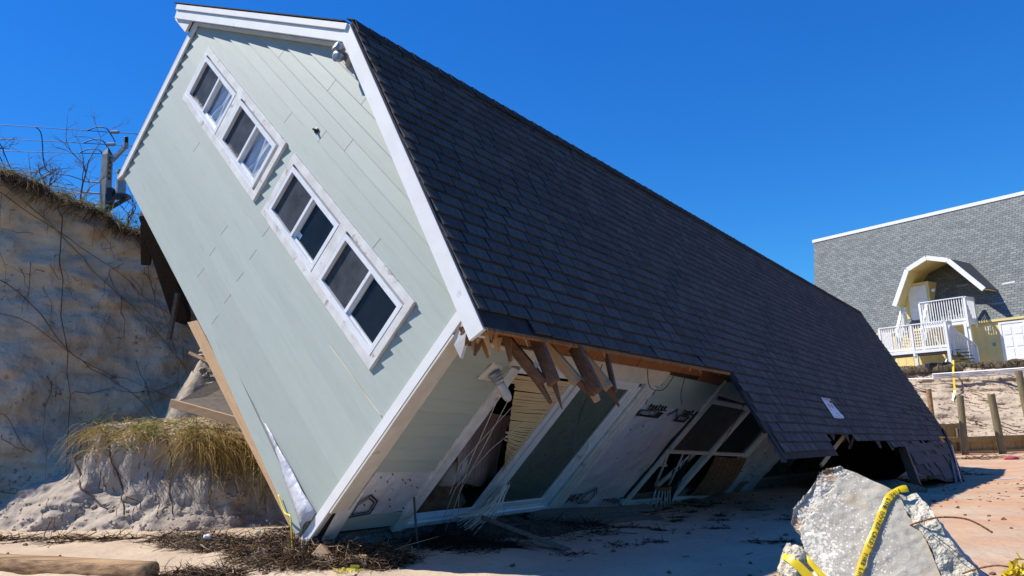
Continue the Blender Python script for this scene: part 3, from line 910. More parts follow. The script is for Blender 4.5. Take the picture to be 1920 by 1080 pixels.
# --- sliding door
sd = MB()
sd.box(-.06, .030, 1.087, 3.42, 2.055, 2.125)                                      # head
sd.box(-.06, .034, 1.087, 3.62, -.005, .060); sd.box(-.06, .012, 1.087, 3.46, .062, .10)   # sill and track
sd.box(-.06, .028, 3.46, 3.53, .06, 2.05); sd.box(-.06, .018, 3.40, 3.458, .06, 2.05)
door = sd.build('sliding_door', M['vinyl'], house, label='white sliding patio door, its left panel smashed out', bevel=.003)
MB().hexa([(-.03, 3.56, -.05), (.055, 3.56, -.05), (.055, 3.86, -.08), (-.03, 3.86, -.08),
           (-.03, 3.54, 2.12), (.055, 3.54, 2.12), (.055, 3.83, 2.10), (-.03, 3.83, 2.10)]).build('door_casing', M['dirtywhite'], house, bevel=.005)
MB().box(.0551, .063, 3.62, 3.66, .0, 2.05).box(.0551, .061, 3.73, 3.75, .0, 2.05).build('casing_moulding', M['cream'], house)
MB().box(-.045, .004, 2.10, 2.185, .105, 2.05).build('stile', M['vinyl'], door, bevel=.003)
MB().box(-.022, .016, 2.215, 2.315, .105, 2.05).build('stile', M['vinyl'], door, bevel=.003)
MB().box(-.020, .012, 2.317, 3.395, .105, .19).box(-.020, .012, 2.317, 3.395, 1.985, 2.05).box(-.020, .012, 3.32, 3.395, .19, 1.985).build('stile', M['vinyl'], door, bevel=.003)
MB().box(-.006, -.002, 2.317, 3.32, .19, 1.985).build('pane', M['doorglass'], door)
m = MB(); m.tube([(.02, 3.34, .93), (.06, 3.335, .94), (.07, 3.33, 1.0), (.07, 3.33, 1.09), (.06, 3.335, 1.15), (.02, 3.34, 1.16)], .012, 8); m.build('handle', M['vinyl'], door, smooth=True)
# blind behind the closed panel: thin horizontal slats
m0 = None
for k in range(64):
    z = 1.98 - k * .0255
    if z < .35: break
    mm = MB().hexa([(-.036, 2.33, z), (-.050, 2.33, z + .018), (-.050, 3.31, z + .018), (-.036, 3.31, z),
                    (-.033, 2.33, z), (-.047, 2.33, z + .018), (-.047, 3.31, z + .018), (-.033, 3.31, z)]) if m0 is None else None
    if m0 is None:
        m0 = mm.build('blind_slat', M['slatwhite'], door); z_first = z
    else:
        o = m0.copy(); COL.objects.link(o); o.location = (0, 0, z - z_first)
# broken blind in the smashed panel: slats slewed by gravity, bunching to a fan at the foot
rb = random.Random(5)
top = [(1.13, 2.03), (2.10, 2.03)]
for k in range(46):
    t = k / 45
    zl = 2.00 - .027 * k
    yl = 1.12 if zl > 1.90 else 1.24 + (1.88 - zl) / 1.16 * .86
    yr = 2.095 + .16 * max(0, t - .6)
    zr_ = zl - .01 - .30 * max(0, t - .45)
    zl += rb.uniform(-.004, .004)
    bend = .006 + rb.uniform(-.003, .003)
    if 26 < k < 33 and rb.random() < .5: yl -= .06; zl += .015
    a = Vector((-.012 + rb.uniform(-.008, .008), yl, zl)); b = Vector((-.012 + rb.uniform(-.008, .008), yr, zr_))
    mid = (a + b) / 2 + Vector((0, 0, -bend))
    mm = MB(); P = []
    for q in (a, mid, b):
        P += [q + Vector((.009, 0, -.0085)), q + Vector((.012, 0, -.0085)), q + Vector((.002, 0, .0085)), q + Vector((-.001, 0, .0085))]
    mm.add(P, [(0, 3, 2, 1), (8, 9, 10, 11)] + [(i + j, i + (j + 1) % 4, i + 4 + (j + 1) % 4, i + 4 + j) for i in (0, 4) for j in range(4)])
    mm.build('blind_slat', M['blind'], door)
FAN0, FAN1 = (1.32, .42), (2.0, .10)
for k in range(46):
    a = Vector((.04 + rb.uniform(-.02, .05), 2.18 + rb.uniform(-.05, .16), .60 - rb.random() * .22))
    e = Vector((.30 + rb.uniform(-.08, .12), FAN0[0] + (FAN1[0] - FAN0[0]) * k / 45 + rb.uniform(-.04, .04), FAN0[1] + (FAN1[1] - FAN0[1]) * k / 45 + rb.uniform(-.05, .04)))
    mid = a.lerp(e, .45) + Vector((.03, .05, .0))
    MB().ribbon([a, mid, e], [.015, .015, .012], side=(rb.uniform(-.3, .3), 1, rb.uniform(-.4, .4))).build('blind_slat', M['slatwhite'], door)
for pts in ([(.05, 1.04, 1.75), (.10, 1.25, .95), (.14, 1.5, .3), (.16, 1.67, -.24)], [(.05, 1.19, 1.80), (.08, 1.30, 1.2), (.10, 1.44, .54), (.12, 1.9, -.1)],
            [(.02, 1.75, 1.45), (.05, 1.5, 1.1), (.08, 1.35, .6), (.10, 1.52, .1)], [(.02, 1.4, 1.7), (.04, 1.28, 1.3), (.05, 1.2, .9), (.07, 1.35, .5)]):
    MB().tube(pts, .0035, 5).build('blind_cord', M['slatwhite'], door)

# --- wall lamp
lp = MB().hexa([(.018, .60, 1.94), (.018, .80, 1.925), (.018, .83, 2.12), (.018, .66, 2.15),
                (.045, .62, 1.955), (.045, .785, 1.945), (.045, .81, 2.10), (.045, .675, 2.13)]).build('wall_lamp', M['cream'], house, bevel=.006, label='bare jelly-jar lamp on a cream plate')
ld = Vector((.75, .45, -.42)).normalized(); l0 = Vector((.045, .73, 2.045))
MB().lathe(l0, ld, [(0, .060), (.02, .066), (.035, .052), (.05, .060), (.065, .048), (.08, .055), (.10, .046)], 18).build('socket', M['metal'], lp, smooth=False)
MB().lathe(l0 + ld * .10, ld, [(0, .040), (.03, .043), (.12, .044), (.16, .038), (.185, .022), (.192, .004)], 18).build('globe', M['lampglass'], lp, smooth=True)

# --- second patio window
pw = MB()
def pbox(*a): sidebox(*a, m=pw)
pbox(-.05, .035, 5.82, 9.22, 2.02, 2.10); pbox(-.05, .030, 5.82, 9.22, -.06, .02); pbox(-.05, .05, 5.80, 9.3, -.12, -.065)
pbox(-.05, .028, 7.42, 7.50, .02, 2.02); pbox(-.05, .020, 7.55, 7.63, .02, 2.02)
pbox(-.05, .030, 9.16, 9.22, .02, 2.02)
pwin = pw.build('patio_window', M['vinyl'], house, label='white framed patio window with open lower half', bevel=.003)
sidebox(-.02, .022, 5.82, 7.41, 1.02, 1.065).build('rail', M['vinyl'], pwin)
sidebox(-.02, .022, 7.64, 9.15, 1.02, 1.065).build('rail', M['vinyl'], pwin)
sidebox(-.012, -.007, 5.83, 7.41, 1.07, 2.01).build('pane', M['screen'], pwin, label='grey screened upper pane')
sidebox(-.012, -.007, 7.64, 9.15, 1.07, 2.01).build('pane', M['glass'], pwin)
MB().hexa([(-.03, 5.66, -.12), (.055, 5.66, -.12), (.055, 5.80, -.13), (-.03, 5.80, -.13),
           (-.03, 5.66, 2.20), (.055, 5.66, 2.20), (.055, 5.80, 2.06), (-.03, 5.80, 2.06)]).build('door_casing', M['dirtywhite'], house, bevel=.005)
sidebox(-.03, .05, 9.225, 9.33, .80, 2.05).build('door_casing', M['dirtywhite'], house, bevel=.004)
MB().box(-.02, .03, 5.60, 5.655, .0, 1.75).build('batten', M['darkwood'], house)

# --- floor, back and inside surfaces
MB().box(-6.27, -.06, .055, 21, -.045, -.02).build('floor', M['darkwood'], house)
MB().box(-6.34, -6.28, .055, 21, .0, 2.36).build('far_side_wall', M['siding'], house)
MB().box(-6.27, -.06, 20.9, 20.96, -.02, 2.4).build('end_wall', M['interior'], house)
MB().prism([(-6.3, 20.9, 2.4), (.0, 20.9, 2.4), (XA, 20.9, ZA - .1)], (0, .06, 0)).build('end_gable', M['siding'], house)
MB().prism([(-.06, 18.6, -.9), (.9, 18.4, -.9), (1.35, 18.4, 2.32), (-.06, 18.6, 2.6)], (0, .05, 0)).build('blackout_panel', M['darkwood'], house)  # added dark sheet, hides lit sand beyond and keeps the opening dark
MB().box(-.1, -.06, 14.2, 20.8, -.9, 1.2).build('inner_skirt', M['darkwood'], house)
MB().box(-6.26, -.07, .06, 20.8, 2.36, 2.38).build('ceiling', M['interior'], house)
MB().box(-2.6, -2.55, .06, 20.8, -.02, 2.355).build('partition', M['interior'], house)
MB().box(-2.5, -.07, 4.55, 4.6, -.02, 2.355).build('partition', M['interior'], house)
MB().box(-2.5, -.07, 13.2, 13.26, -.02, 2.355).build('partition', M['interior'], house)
for i in range(14):
    MB().box(-3.0, -.1, .3 + i * 1.45, .345 + i * 1.45, -.30, -.047).build('floor_joist', M['darkwood'], house)
MB().box(-.055, .0, .06, 20, -.40, -.025).build('rim_joist', M['greywood'], house)

# --- roof
def smax(y):
    if y < .26: return 3.48
    if y < 4.82: return 3.66
    if y < 7.42: return 4.86
    if y < 12.8: return 4.50 + (y - 7.42) * .055
    return 4.80
rf = MB()
def rsheet(y0, y1, s0, s1, n0=-.022, n1=-.002, m=rf):
    m.hexa([roofp(s0, y0, n0), roofp(s1, y0, n0), roofp(s1, y1, n0), roofp(s0, y1, n0),
            roofp(s0, y0, n1), roofp(s1, y0, n1), roofp(s1, y1, n1), roofp(s0, y1, n1)])
rsheet(-.094, 4.80, .0, 3.63); rsheet(4.80, 20.6, .0, 4.45)
roof = rf.build('roof', M['ply'], house, label='dark charcoal shingle roof slope with a torn lower edge')
m = MB()
m.hexa([RIDGE + LD * s + LN * n_ + Vector((0, y, 0)) for n_ in (-.03, .0) for s, y in ((0, -.094), (3.86, -.094), (3.86, 21), (0, 21))])
m.build('roof_slope', M['shingle'], house, label='far roof slope seen edge-on')
for k in range(27):                                  # shingle butts along the far rake edge
    s = .10 + k * .143
    m = MB(); m.hexa([RIDGE + LD * a + LN * n_ + Vector((0, y, 0)) for n_, in ((.001,), (.012,)) for a, y in ((s, -.155), (s + .16, -.155), (s + .16, .6), (s, .6))])
    m.build('shingle', M['shingle'], roof)
MB().hexa([roofp(s, y, n_) for n_ in (-.001, .003) for s, y in ((.0, -.125), (3.60, -.125), (3.60, 4.82), (.0, 4.82))]).hexa([roofp(s, y, n_) for n_ in (-.001, .003) for s, y in ((.0, 4.82), (4.47, 4.82), (4.47, 20.5), (.0, 20.7))]).hexa([roofp(s, y, n_) for n_ in (-.008, .003) for s, y in ((4.471, 4.84), (4.82, 4.9), (4.82, 7.40), (4.471, 7.40))]).build('roof_felt', M['felt'], roof)
MB().hexa([roofp(s, y, n_) for n_ in (-.03, .004) for s, y in ((3.62, 4.785), (4.46, 4.785), (4.46, 4.80), (3.62, 4.80))]).build('felt_edge', M['felt'], roof)
# rafters under the slope
for i in range(36):
    y = .12 + i * .58
    s1 = 3.5 if y < 4.8 else 4.3
    a, b = roofp(.25, y, -.10), roofp(s1, y, -.10)
    MB().beam(a, b, .04, .14, SN).build('rafter', M['rafter'], house)
# shingle tabs: the biggest-showing 300 are objects, the rest one field
rs = random.Random(11)
def tab_geo(w, h=.20):
    """tab mesh: x down the slope (0 at its lower edge, negative up), y along, z out"""
    t = .017
    e = .119; k = 1 - e / h
    zt_ = .003 + (.006 + t) * k
    P = [(-h, -w / 2, .000), (0, -w / 2, .009), (0, w / 2, .009), (-h, w / 2, .000),
         (-h, -w / 2, .003), (0, -w / 2, .009 + t), (0, w / 2, .009 + t), (-h, w / 2, .003), (-e, -w / 2, zt_), (-e, w / 2, zt_)]
    return P
# last face: row shadow painted as a darker band under the course above
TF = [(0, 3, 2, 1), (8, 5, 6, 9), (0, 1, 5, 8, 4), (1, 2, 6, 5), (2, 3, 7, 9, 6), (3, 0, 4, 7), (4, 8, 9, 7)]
RB = Matrix.Identity(4)
for i in range(3):
    RB[i][0], RB[i][1], RB[i][2] = SD[i], (0, 1, 0)[i], SN[i]
tabs = []
row = 0
s = .16
while s < 4.95:
    off = (.155 if row % 2 else 0) + rs.uniform(-.03, .03)
    y = -.135 - off
    while y < 21.2:
        w = .305 if rs.random() < .8 else rs.choice([.2, .25, .36])
        y0, y1 = max(y, -.135), y + w
        yend = 21.15 - .19 * s
        if y1 > yend: y1 = yend
        yc = (y0 + y1) / 2
        ok = s <= smax(yc) + .001 and s <= smax(y0 + .05) + .1 and y1 - y0 > .05
        if s > 4.25 and 7.6 < yc < 20 and s > smax(yc) - .15 and rs.random() < .22: ok = False
        if s > 3.6 and 15.5 < yc and rs.random() < .06: ok = False
        if s > 4.1 and yc > 18.5 and rs.random() < .5: ok = False
        if ok:
            wob = .010 * sin(yc * 1.7 + s * 2) + .006 * sin(yc * 5 + row)
            if yc > 7: wob += -.02 * max(0, s - 3.6)
            tabs.append((s + rs.uniform(-.004, .004), yc, y1 - y0 - .020, rs.random(), wob * .5, rs.gauss(0, .006), rs.gauss(0, .008) + (abs(rs.gauss(0, .03)) if s > smax(yc) - .15 else 0)))
        y += w
    s += .143; row += 1
def tab_dist(t):
    p = RH @ roofp(t[0], t[1])
    return (p - CAM).length
tabs.sort(key=tab_dist)
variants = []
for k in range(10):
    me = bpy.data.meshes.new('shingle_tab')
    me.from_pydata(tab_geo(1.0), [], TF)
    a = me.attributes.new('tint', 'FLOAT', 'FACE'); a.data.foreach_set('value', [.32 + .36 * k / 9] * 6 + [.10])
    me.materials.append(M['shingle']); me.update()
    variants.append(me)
fld = MB()
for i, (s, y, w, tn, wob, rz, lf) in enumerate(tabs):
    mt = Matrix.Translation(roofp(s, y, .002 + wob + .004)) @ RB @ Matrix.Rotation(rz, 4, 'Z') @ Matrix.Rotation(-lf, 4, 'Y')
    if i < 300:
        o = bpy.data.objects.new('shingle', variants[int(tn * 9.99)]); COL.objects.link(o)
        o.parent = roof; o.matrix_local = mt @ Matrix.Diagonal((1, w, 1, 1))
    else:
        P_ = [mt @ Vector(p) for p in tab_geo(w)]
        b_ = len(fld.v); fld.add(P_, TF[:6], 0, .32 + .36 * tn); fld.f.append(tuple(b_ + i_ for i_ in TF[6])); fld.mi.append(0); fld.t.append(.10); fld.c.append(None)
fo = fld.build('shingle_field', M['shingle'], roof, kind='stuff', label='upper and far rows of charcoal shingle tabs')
# ridge caps
cm = MB()
for side_, d_, n_ in ((1, SD, SN), (-1, LD, LN)):
    P = []
    for nn_ in (.0, .009):
        for s_, y_, e in ((0, 0, .018), (.135, 0, .016), (.135, .235, .004), (0, .235, .006)):
            P.append(d_ * s_ + n_ * (nn_ + e + .010) + Vector((0, y_, 0)))
    cm.hexa(P)
cap_me = cm.mesh('ridge_cap'); cap_me.materials.append(M['shingle'])
for i in range(107):
    o = bpy.data.objects.new('ridge_cap', cap_me); COL.objects.link(o); o.parent = roof
    y = -.11 + i * .197
    o.location = (XA, y, ZA + .010 + .012 * sin(min(1, y / 12) * pi) + rs.uniform(-.003, .003))
    o.rotation_euler = (0, rs.uniform(-.03, .03), rs.uniform(-.012, .012))
# torn lower flap at the far end, hanging on bare sheathing
def flapp(s, y, n=0.0):
    return roofp(s, y, n - .03 * max(0, s - 4.7))
fl = MB()
Y0, Y1 = 12.9, 17.4
P = [(4.72, 13.1), (5.30, 12.7), (5.62, 15.2), (5.70, 17.1), (4.75, 19.9)]
fl.prism([flapp(s, y, -.02) for s, y in P], SN * .018)
flap = fl.build('roof_flap', M['felt'], house, label='torn roof flap touching the sand at the far end')
for k in range(6):
    s = 4.86 + k * .143; y = 12.95 + rs.uniform(0, .1)
    while y < 19.6 - (s - 4.75) * 2.8:
        w = rs.choice([.28, .31, .36])
        if s < 5.28 + (y - 12.7) * .13 and s < 5.72 and rs.random() > .25:
            mm = MB(); q = [flapp(s - .19, y, .004), flapp(s, y, .012), flapp(s, y + w - .01, .012), flapp(s - .19, y + w - .01, .004)]
            mm.prism(q, SN * .006); mm.t = [.4 + .2 * rs.random()] * len(mm.f)
            mm.build('shingle', M['shingle'], flap)
        y += w
# loose rake trim hanging along the torn far end
for a, b, wd, mt in (((4.3, 20.2), (5.75, 17.3), .16, 'darkwood'), ((4.75, 19.6), (5.72, 16.9), .05, 'wrapgrey'), ((5.2, 17.6), (5.74, 16.0), .09, 'greywood')):
    MB().beam(flapp(*a, .03), flapp(*b, .03), wd, .03, SN).build('hanging_trim', M[mt], house)
MB().beam(flapp(4.75, 12.9, -.05), flapp(5.5, 12.3, -.12), .09, .16, SN).build('rafter', M['rafter'], house)
MB().beam(flapp(4.4, 9.2, -.14), flapp(4.75, 8.2, -.5), .06, .04, SN).build('rafter', M['tanwood'], house)
for i in range(16):                                  # black felt rags along the torn edge
    y = rs.uniform(7.6, 20); s = smax(y + .01) + rs.uniform(-.12, .0)
    MB().prism([roofp(s - .15, y, -.004), roofp(s + rs.uniform(.0, .12), y + .05, -.02), roofp(s + rs.uniform(.02, .1), y + rs.uniform(.15, .5), -.03), roofp(s - .15, y + .4, -.004)], SN * .003).build('felt_rag', M['felt'], roof)
for i in range(9):                                   # felt rags down the torn side edge of the lower roof
    s = 3.66 + i * .13
    MB().prism([roofp(s, 4.92, -.006), roofp(s + .16, 4.92, -.006), roofp(s + .15, 4.92 - rs.uniform(.06, .2), -.02), roofp(s + .02, 4.92 - rs.uniform(.02, .12), -.012)], SN * .004).build('felt_rag', M['felt'] if i != 3 else M['blue'], roof)

# --- broken eave timbers: lookouts and rafter tails in pairs
def bar(a, b, w, h, mt='rafter', up=(0, 0, 1), taper=1.0, name='eave_timber', label=None):
    MB().beam(a, b, w, h, up, taper=taper).build(name, M[mt], house, bevel=.004, label=label)
bar((.02, .52, 2.44), (.58, .60, 2.385), .045, .095); bar((.50, .60, 2.37), (.74, .62, 2.315), .035, .06, taper=.5)
bar((.20, .68, 2.585), (.66, .60, 2.46), .045, .115); bar((.62, .66, 2.44), (.84, .64, 2.345), .03, .05, taper=.25)
bar((.05, 1.08, 2.45), (.56, 1.12, 2.42), .045, .10, 'tanwood'); bar((.50, 1.13, 2.43), (.72, 1.14, 2.41), .04, .07, 'rafter', taper=.6)
bar((.26, 1.22, 2.59), (.76, 1.12, 2.485), .05, .12); bar((.68, 1.15, 2.46), (.80, 1.15, 2.42), .045, .08, 'tanwood', taper=.7)
bar((.06, 1.60, 2.47), (.60, 1.62, 2.42), .045, .09, 'tanwood'); bar((.52, 1.62, 2.43), (.78, 1.62, 2.365), .04, .08, taper=.25)
bar((.30, 1.74, 2.59), (.66, 1.62, 2.43), .03, .05)
for c in ((.44, .575, 2.455), (.55, 1.075, 2.455), (.56, 1.585, 2.43)):
    MB().box(c[0] - .022, c[0] + .022, c[1] - .012, c[1] - .004, c[2] - .02, c[2] + .025).build('metal_tie', M['metal'], house)
# splintered corner under the rake end
for i in range(11):
    a = Vector((rs.uniform(.03, .20), rs.uniform(-.09, .10), rs.uniform(2.44, 2.60)))
    b = a + Vector((rs.uniform(.0, .10), rs.uniform(-.03, .05), -rs.uniform(.06, .17)))
    MB().beam(a, b, rs.uniform(.03, .07), rs.uniform(.012, .03), (rs.gauss(0, 1), 1, 0), taper=.3).build('splinter', M[rs.choice(['ply', 'tanwood', 'rafter'])], house)
MB().prism([(.05, -.07, 2.50), (.16, -.06, 2.46), (.21, -.03, 2.27), (.10, -.05, 2.31), (.06, -.07, 2.38)], (.012, .02, .0)).build('splinter', M['dirtywhite'], house, label='splintered white painted block at the eave corner')
MB().box(.02, .30, -.08, .6, 2.60, 2.615).build('soffit_remnant', M['ply'], house)

for P_, mt in (([(.10, 2.2, 2.34), (.16, 2.25, 2.0), (.12, 2.4, 1.8), (.16, 2.5, 1.55)], 'wire'), ([(.06, 4.3, 2.32), (.12, 4.4, 2.1), (.15, 4.6, 1.95)], 'wire'), ([(.08, 3.2, 2.36), (.2, 3.3, 2.2), (.22, 3.6, 2.2), (.1, 3.9, 2.33)], 'wire'), ([(.02, 7.0, 2.1), (.1, 7.1, 1.6), (.12, 7.25, 1.2)], 'wire')):
    MB().tube(smooth_path(P_), .005, 5).build('hanging_cable', M[mt], house)
for i in range(14):                                  # splinters along the broken eave edge
    y = rs.uniform(.1, 4.7); a = roofp(3.58, y, -.03); b = a + SD * rs.uniform(.03, .10) + Vector((0, rs.uniform(-.05, .05), -rs.uniform(0, .03)))
    MB().beam(a, b, rs.uniform(.02, .06), .012, SN, taper=.2).build('splinter', M[rs.choice(['ply', 'tanwood', 'rafter'])], house)
for i in range(12):                                  # bigger shards where the eave tore off at the corner
    a = Vector((rs.uniform(.02, .26), rs.uniform(.0, .45), rs.uniform(2.42, 2.62)))
    b = a + Vector((rs.uniform(.04, .16), rs.uniform(-.05, .08), -rs.uniform(.05, .16)))
    MB().beam(a, b, rs.uniform(.04, .10), rs.uniform(.010, .022), (rs.gauss(0, .6), 1, rs.gauss(0, .4)), taper=rs.uniform(.1, .5)).build('splinter', M[rs.choice(['ply', 'ply', 'tanwood', 'rafter'])], house)
for i in range(11):                                  # broken rafter ends and battens hanging in the dark opening
    y = 7.7 + i * .95 + rs.uniform(-.2, .2); a = roofp(4.2, y, -.10)
    b = a + SD * rs.uniform(.25, .65) + Vector((rs.uniform(-.25, .0), rs.uniform(-.5, .5), -rs.uniform(.05, .45)))
    MB().beam(a, b, .045, rs.uniform(.06, .12), SN, taper=rs.uniform(.3, 1)).build('rafter', M[rs.choice(['rafter', 'greywood', 'tanwood'])], house)
# --- skirting rubbish still attached below the long wall
MB().beam(h2w(0, 0, 0) * 0 + Vector((.05, .18, -.07)), (.06, 2.3, -.10), .14, .03, (0, 0, 1)).build('skirt_plank', M['greywood'], house)
MB().beam((.10, .2, -.14), (.04, 1.9, -.15), .05, .03, (0, 0, 1)).build('skirt_plank', M['greywood'], house)
MB().beam((-.03, .04, -.12), (-.01, .03, -.34), .10, .09, (0, 1, 0)).build('stub_post', M['rafter'], house)

# ================================================================== things in and on the toppled house
def hthing(mb, name, material, label, cat, group=None, smooth=False, bevel=0):
    return mb.build(name, material, None, RH, smooth, label, cat, group, bevel=bevel)
def drape(y0, y1, zt, zb, x0, sag_y, amp, ny_=26, nz_=30, fold=5.0, bulge=.12):
    vs = []; fs = []
    for i in range(ny_ + 1):
        for j in range(nz_ + 1):
            u, v = i / ny_, j / nz_
            y = y0 + (y1 - y0) * u + sag_y * v * v
            z = zt + (zb - zt) * v - .04 * sin(u * pi) * v
            x = x0 + bulge * sin(v * pi * .55) * (1 - .3 * u) + amp * sin(u * fold * pi + 2 * v) * (.3 + v) + amp * .5 * noise.noise((u * 4, v * 4, y0))
            vs.append((x, y, z))
    for i in range(ny_):
        for j in range(nz_): fs.append((i * (nz_ + 1) + j, (i + 1) * (nz_ + 1) + j, (i + 1) * (nz_ + 1) + j + 1, i * (nz_ + 1) + j + 1))
    return MB().add(vs, fs)
q1 = hthing(drape(1.45, 2.25, 1.15, .30, -.42, .35, .030, fold=3.2, bulge=.22), 'quilt', M['quilt'], 'pink plaid quilt slumped out of the smashed sliding door', 'quilt', smooth=True)
m = MB()
for u in range(7):
    pts = []
    for j in range(14):
        v = j / 13
        pts.append((-.42 + .22 * sin(v * pi * .55) + .045, 1.5 + .11 * u + .35 * v * v, 1.15 - .85 * v))
    m.ribbon(pts, [.008] * 14, side=(0, 1, 0))
m.build('quilt_stripe', M['inkgrey'], q1)
def blob(c, r, seed, amp=.18, nn=(22, 14)):
    vs = []; fs = []
    a, b = nn
    for i in range(b + 1):
        th = pi * i / b
        for j in range(a):
            ph = 2 * pi * j / a
            d = Vector((sin(th) * cos(ph), sin(th) * sin(ph), cos(th)))
            k = 1 + amp * fbm(d.x * 1.6 + seed, d.y * 1.6, d.z * 1.6, 1, 3)
            vs.append((c[0] + d.x * r[0] * k, c[1] + d.y * r[1] * k, c[2] + d.z * r[2] * k))
    for i in range(b):
        for j in range(a): fs.append((i * a + j, (i + 1) * a + j, (i + 1) * a + (j + 1) % a, i * a + (j + 1) % a))
    return MB().add(vs, fs)
hthing(blob((-.28, 1.72, .42), (.10, .15, .27), 2), 'pillow', M['pillow'], 'cream pillow hanging beside the pink quilt in the smashed door', 'pillow', smooth=True)
MB().prism([(-.55, 1.20, .02), (-.10, 1.35, -.01), (-.08, 1.95, .0), (-.5, 2.0, .04)], (.0, .06, .16)).build('cardboard_box', M['brown'], None, RH, label='brown crushed box inside the sill of the smashed sliding door', cat='box')
MB().prism([(-.5, 1.5, .2), (-.12, 1.45, .16), (-.10, 1.75, .30), (-.45, 1.8, .34)], (.0, .03, .05)).build('loose_board', M['rafter'], None, RH, label='orange brown board lying under the cream pillow', cat='board')

# white spindle chair upside down in the lower patio window
ch = empty('spindle_chair', RH); tagprops(ch, 'white spindle-back chair with brown rail tipped over in the patio window', 'chair')
rail = [(.16, 5.98, .34), (.20, 6.15, .345), (.20, 6.34, .33), (.16, 6.55, .30)]
MB().tube(rail, .026, 8).build('back_rail', M['rust'], ch, smooth=True)
for k in range(6):
    t = k / 5
    a = Vector((.175 + .02 * sin(t * pi), 6.0 + .52 * t, .33 - .03 * t)); b = Vector((.24 + .05 * sin(t * pi), 6.30 + .95 * t, -.22 - .13 * t))
    MB().tube([a, a.lerp(b, .5) + Vector((.015, 0, 0)), b], [.010, .014, .011], 7).build('spindle', M['chairwhite'], ch, smooth=True)
MB().prism([(-.50, 5.98, .62), (-.10, 5.98, .52), (-.08, 6.50, .50), (-.48, 6.5, .60)], (.01, 0, .04)).build('seat', M['chairwhite'], ch, bevel=.01)
for a, b in (((.12, 6.02, .36), (-.02, 5.92, .95)), ((.13, 6.50, .33), (.0, 6.42, .92)), ((-.44, 6.02, .62), (-.5, 5.94, 1.1)), ((-.44, 6.44, .6), (-.5, 6.6, 1.08))):
    MB().tube([a, b], [.020, .014], 8).build('leg', M['chairwhite'], ch, smooth=True)
m = MB()
for k in range(16):
    a = Vector((.02, 6.5 + rs.uniform(-.1, .45), .85 + rs.uniform(-.2, .1) - .05)); b = Vector((.10, 6.9 + rs.uniform(-.1, .55), -.20 + rs.uniform(-.1, .1)))
    m.tube([a, a.lerp(b, .5) + Vector((rs.uniform(-.05, .05), rs.uniform(-.1, .1), 0)), b], .007, 5)
m.build('blind_cords', M['wire'], None, RH, label='tangle of black cords and rods hanging in the patio window', cat='cord', kind='stuff')
MB().prism([(-.16, 6.82, -.2), (-.135, 6.82, -.2), (-.14, 7.40, .82), (-.165, 7.33, .82)], (0, .14, -.02)).build('door_slab', M['vinyl'], None, RH, label='pale loose door panel leaning inside the patio window', cat='panel')

def cane(y0, y1, zt, zb, x, label, skew=0.0, n_=26, bul=.05):
    r_ = empty('bamboo_blind', RH); tagprops(r_, label, 'blind')
    for k in range(n_):
        t = (k + .5) / n_
        z = zt + (zb - zt) * t
        xx = x + bul * sin(t * pi * .9)
        a, b = y0 + skew * t, y1 + skew * t
        MB().tube([(xx, a, z + sag(a)), (xx + .02, (a + b) / 2, z + sag((a + b) / 2) - .01), (xx, b, z + sag(b))], abs(zb - zt) / n_ * .47, 5).build('cane', M['bamboo'], r_)
    for k in range(7):
        y = y0 + (y1 - y0) * (k + .5) / 7
        MB().tube([(x + bul * sin(t / 10 * pi * .9) + .030, y + skew * t / 10, zt + (zb - zt) * t / 10 + sag(y)) for t in range(11)], .005, 4).build('stitch', M['rust'], r_)
    return r_
cane(7.72, 9.32, 1.02, .10, .045, 'bamboo blind hanging out below the patio window rail', skew=.35)
cane(7.70, 9.12, 1.98, 1.10, -.12, 'bamboo blind behind the upper right pane of the patio window', n_=24)
cane(5.9, 7.4, 1.98, 1.08, -.16, 'bamboo blind behind the grey screened pane of the patio window', n_=24)

# notice stuck on the roof
nt = MB()
vs = []; fs = []
for i in range(5):
    for j in range(9):
        y = 8.48 + .57 * i / 4; s = 3.80 + .385 * j / 8
        vs.append(roofp(s, y, .030 + .012 * sin(i * 1.3) * sin(j * .8) + (.02 if i == 4 and j > 6 else 0)))
for i in range(4):
    for j in range(8): fs.append((i * 9 + j, (i + 1) * 9 + j, (i + 1) * 9 + j + 1, i * 9 + j + 1))
notice = nt.add(vs, fs).build('notice', M['paper'], None, RH, True, 'small white paper notice with red heading stuck on the dark roof', 'notice')
def notice_text(body, y, s, size, material):
    me = text_mesh(body, size)
    o = link('print', me, material, notice)
    o.matrix_local = frame_matrix(roofp(s, y, .046), (0, 1, 0), -SD)
notice_text('NO TRESPASSING', 8.50, 3.875, .062, M['red'])
def strokes(y, s, n, w, h, material):
    """illegible small print: a row of short strokes"""
    for k in range(n):
        y0 = y + k * w * 1.25
        MB().add([roofp(s, y0, .0455), roofp(s, y0 + w, .0455), roofp(s + h, y0 + w, .0455), roofp(s + h, y0, .0455)], [(0, 1, 2, 3)]).build('print', material, notice)
strokes(8.54, 3.925, 4, .03, .012, M['inkgrey']); strokes(8.55, 3.95, 5, .025, .012, M['inkgrey']); strokes(8.56, 3.975, 4, .03, .012, M['inkgrey'])
MB().add([roofp(3.92, 8.77, .0455), roofp(3.925, 8.82, .0455), roofp(4.01, 8.80, .0455), roofp(4.0, 8.76, .0455)], [(0, 1, 2, 3)]).build('print', M['ink'], notice)
strokes(8.50, 4.045, 3, .025, .014, M['red']); strokes(8.72, 4.09, 4, .03, .014, M['inkgrey']); strokes(8.78, 4.125, 3, .03, .014, M['inkgrey'])
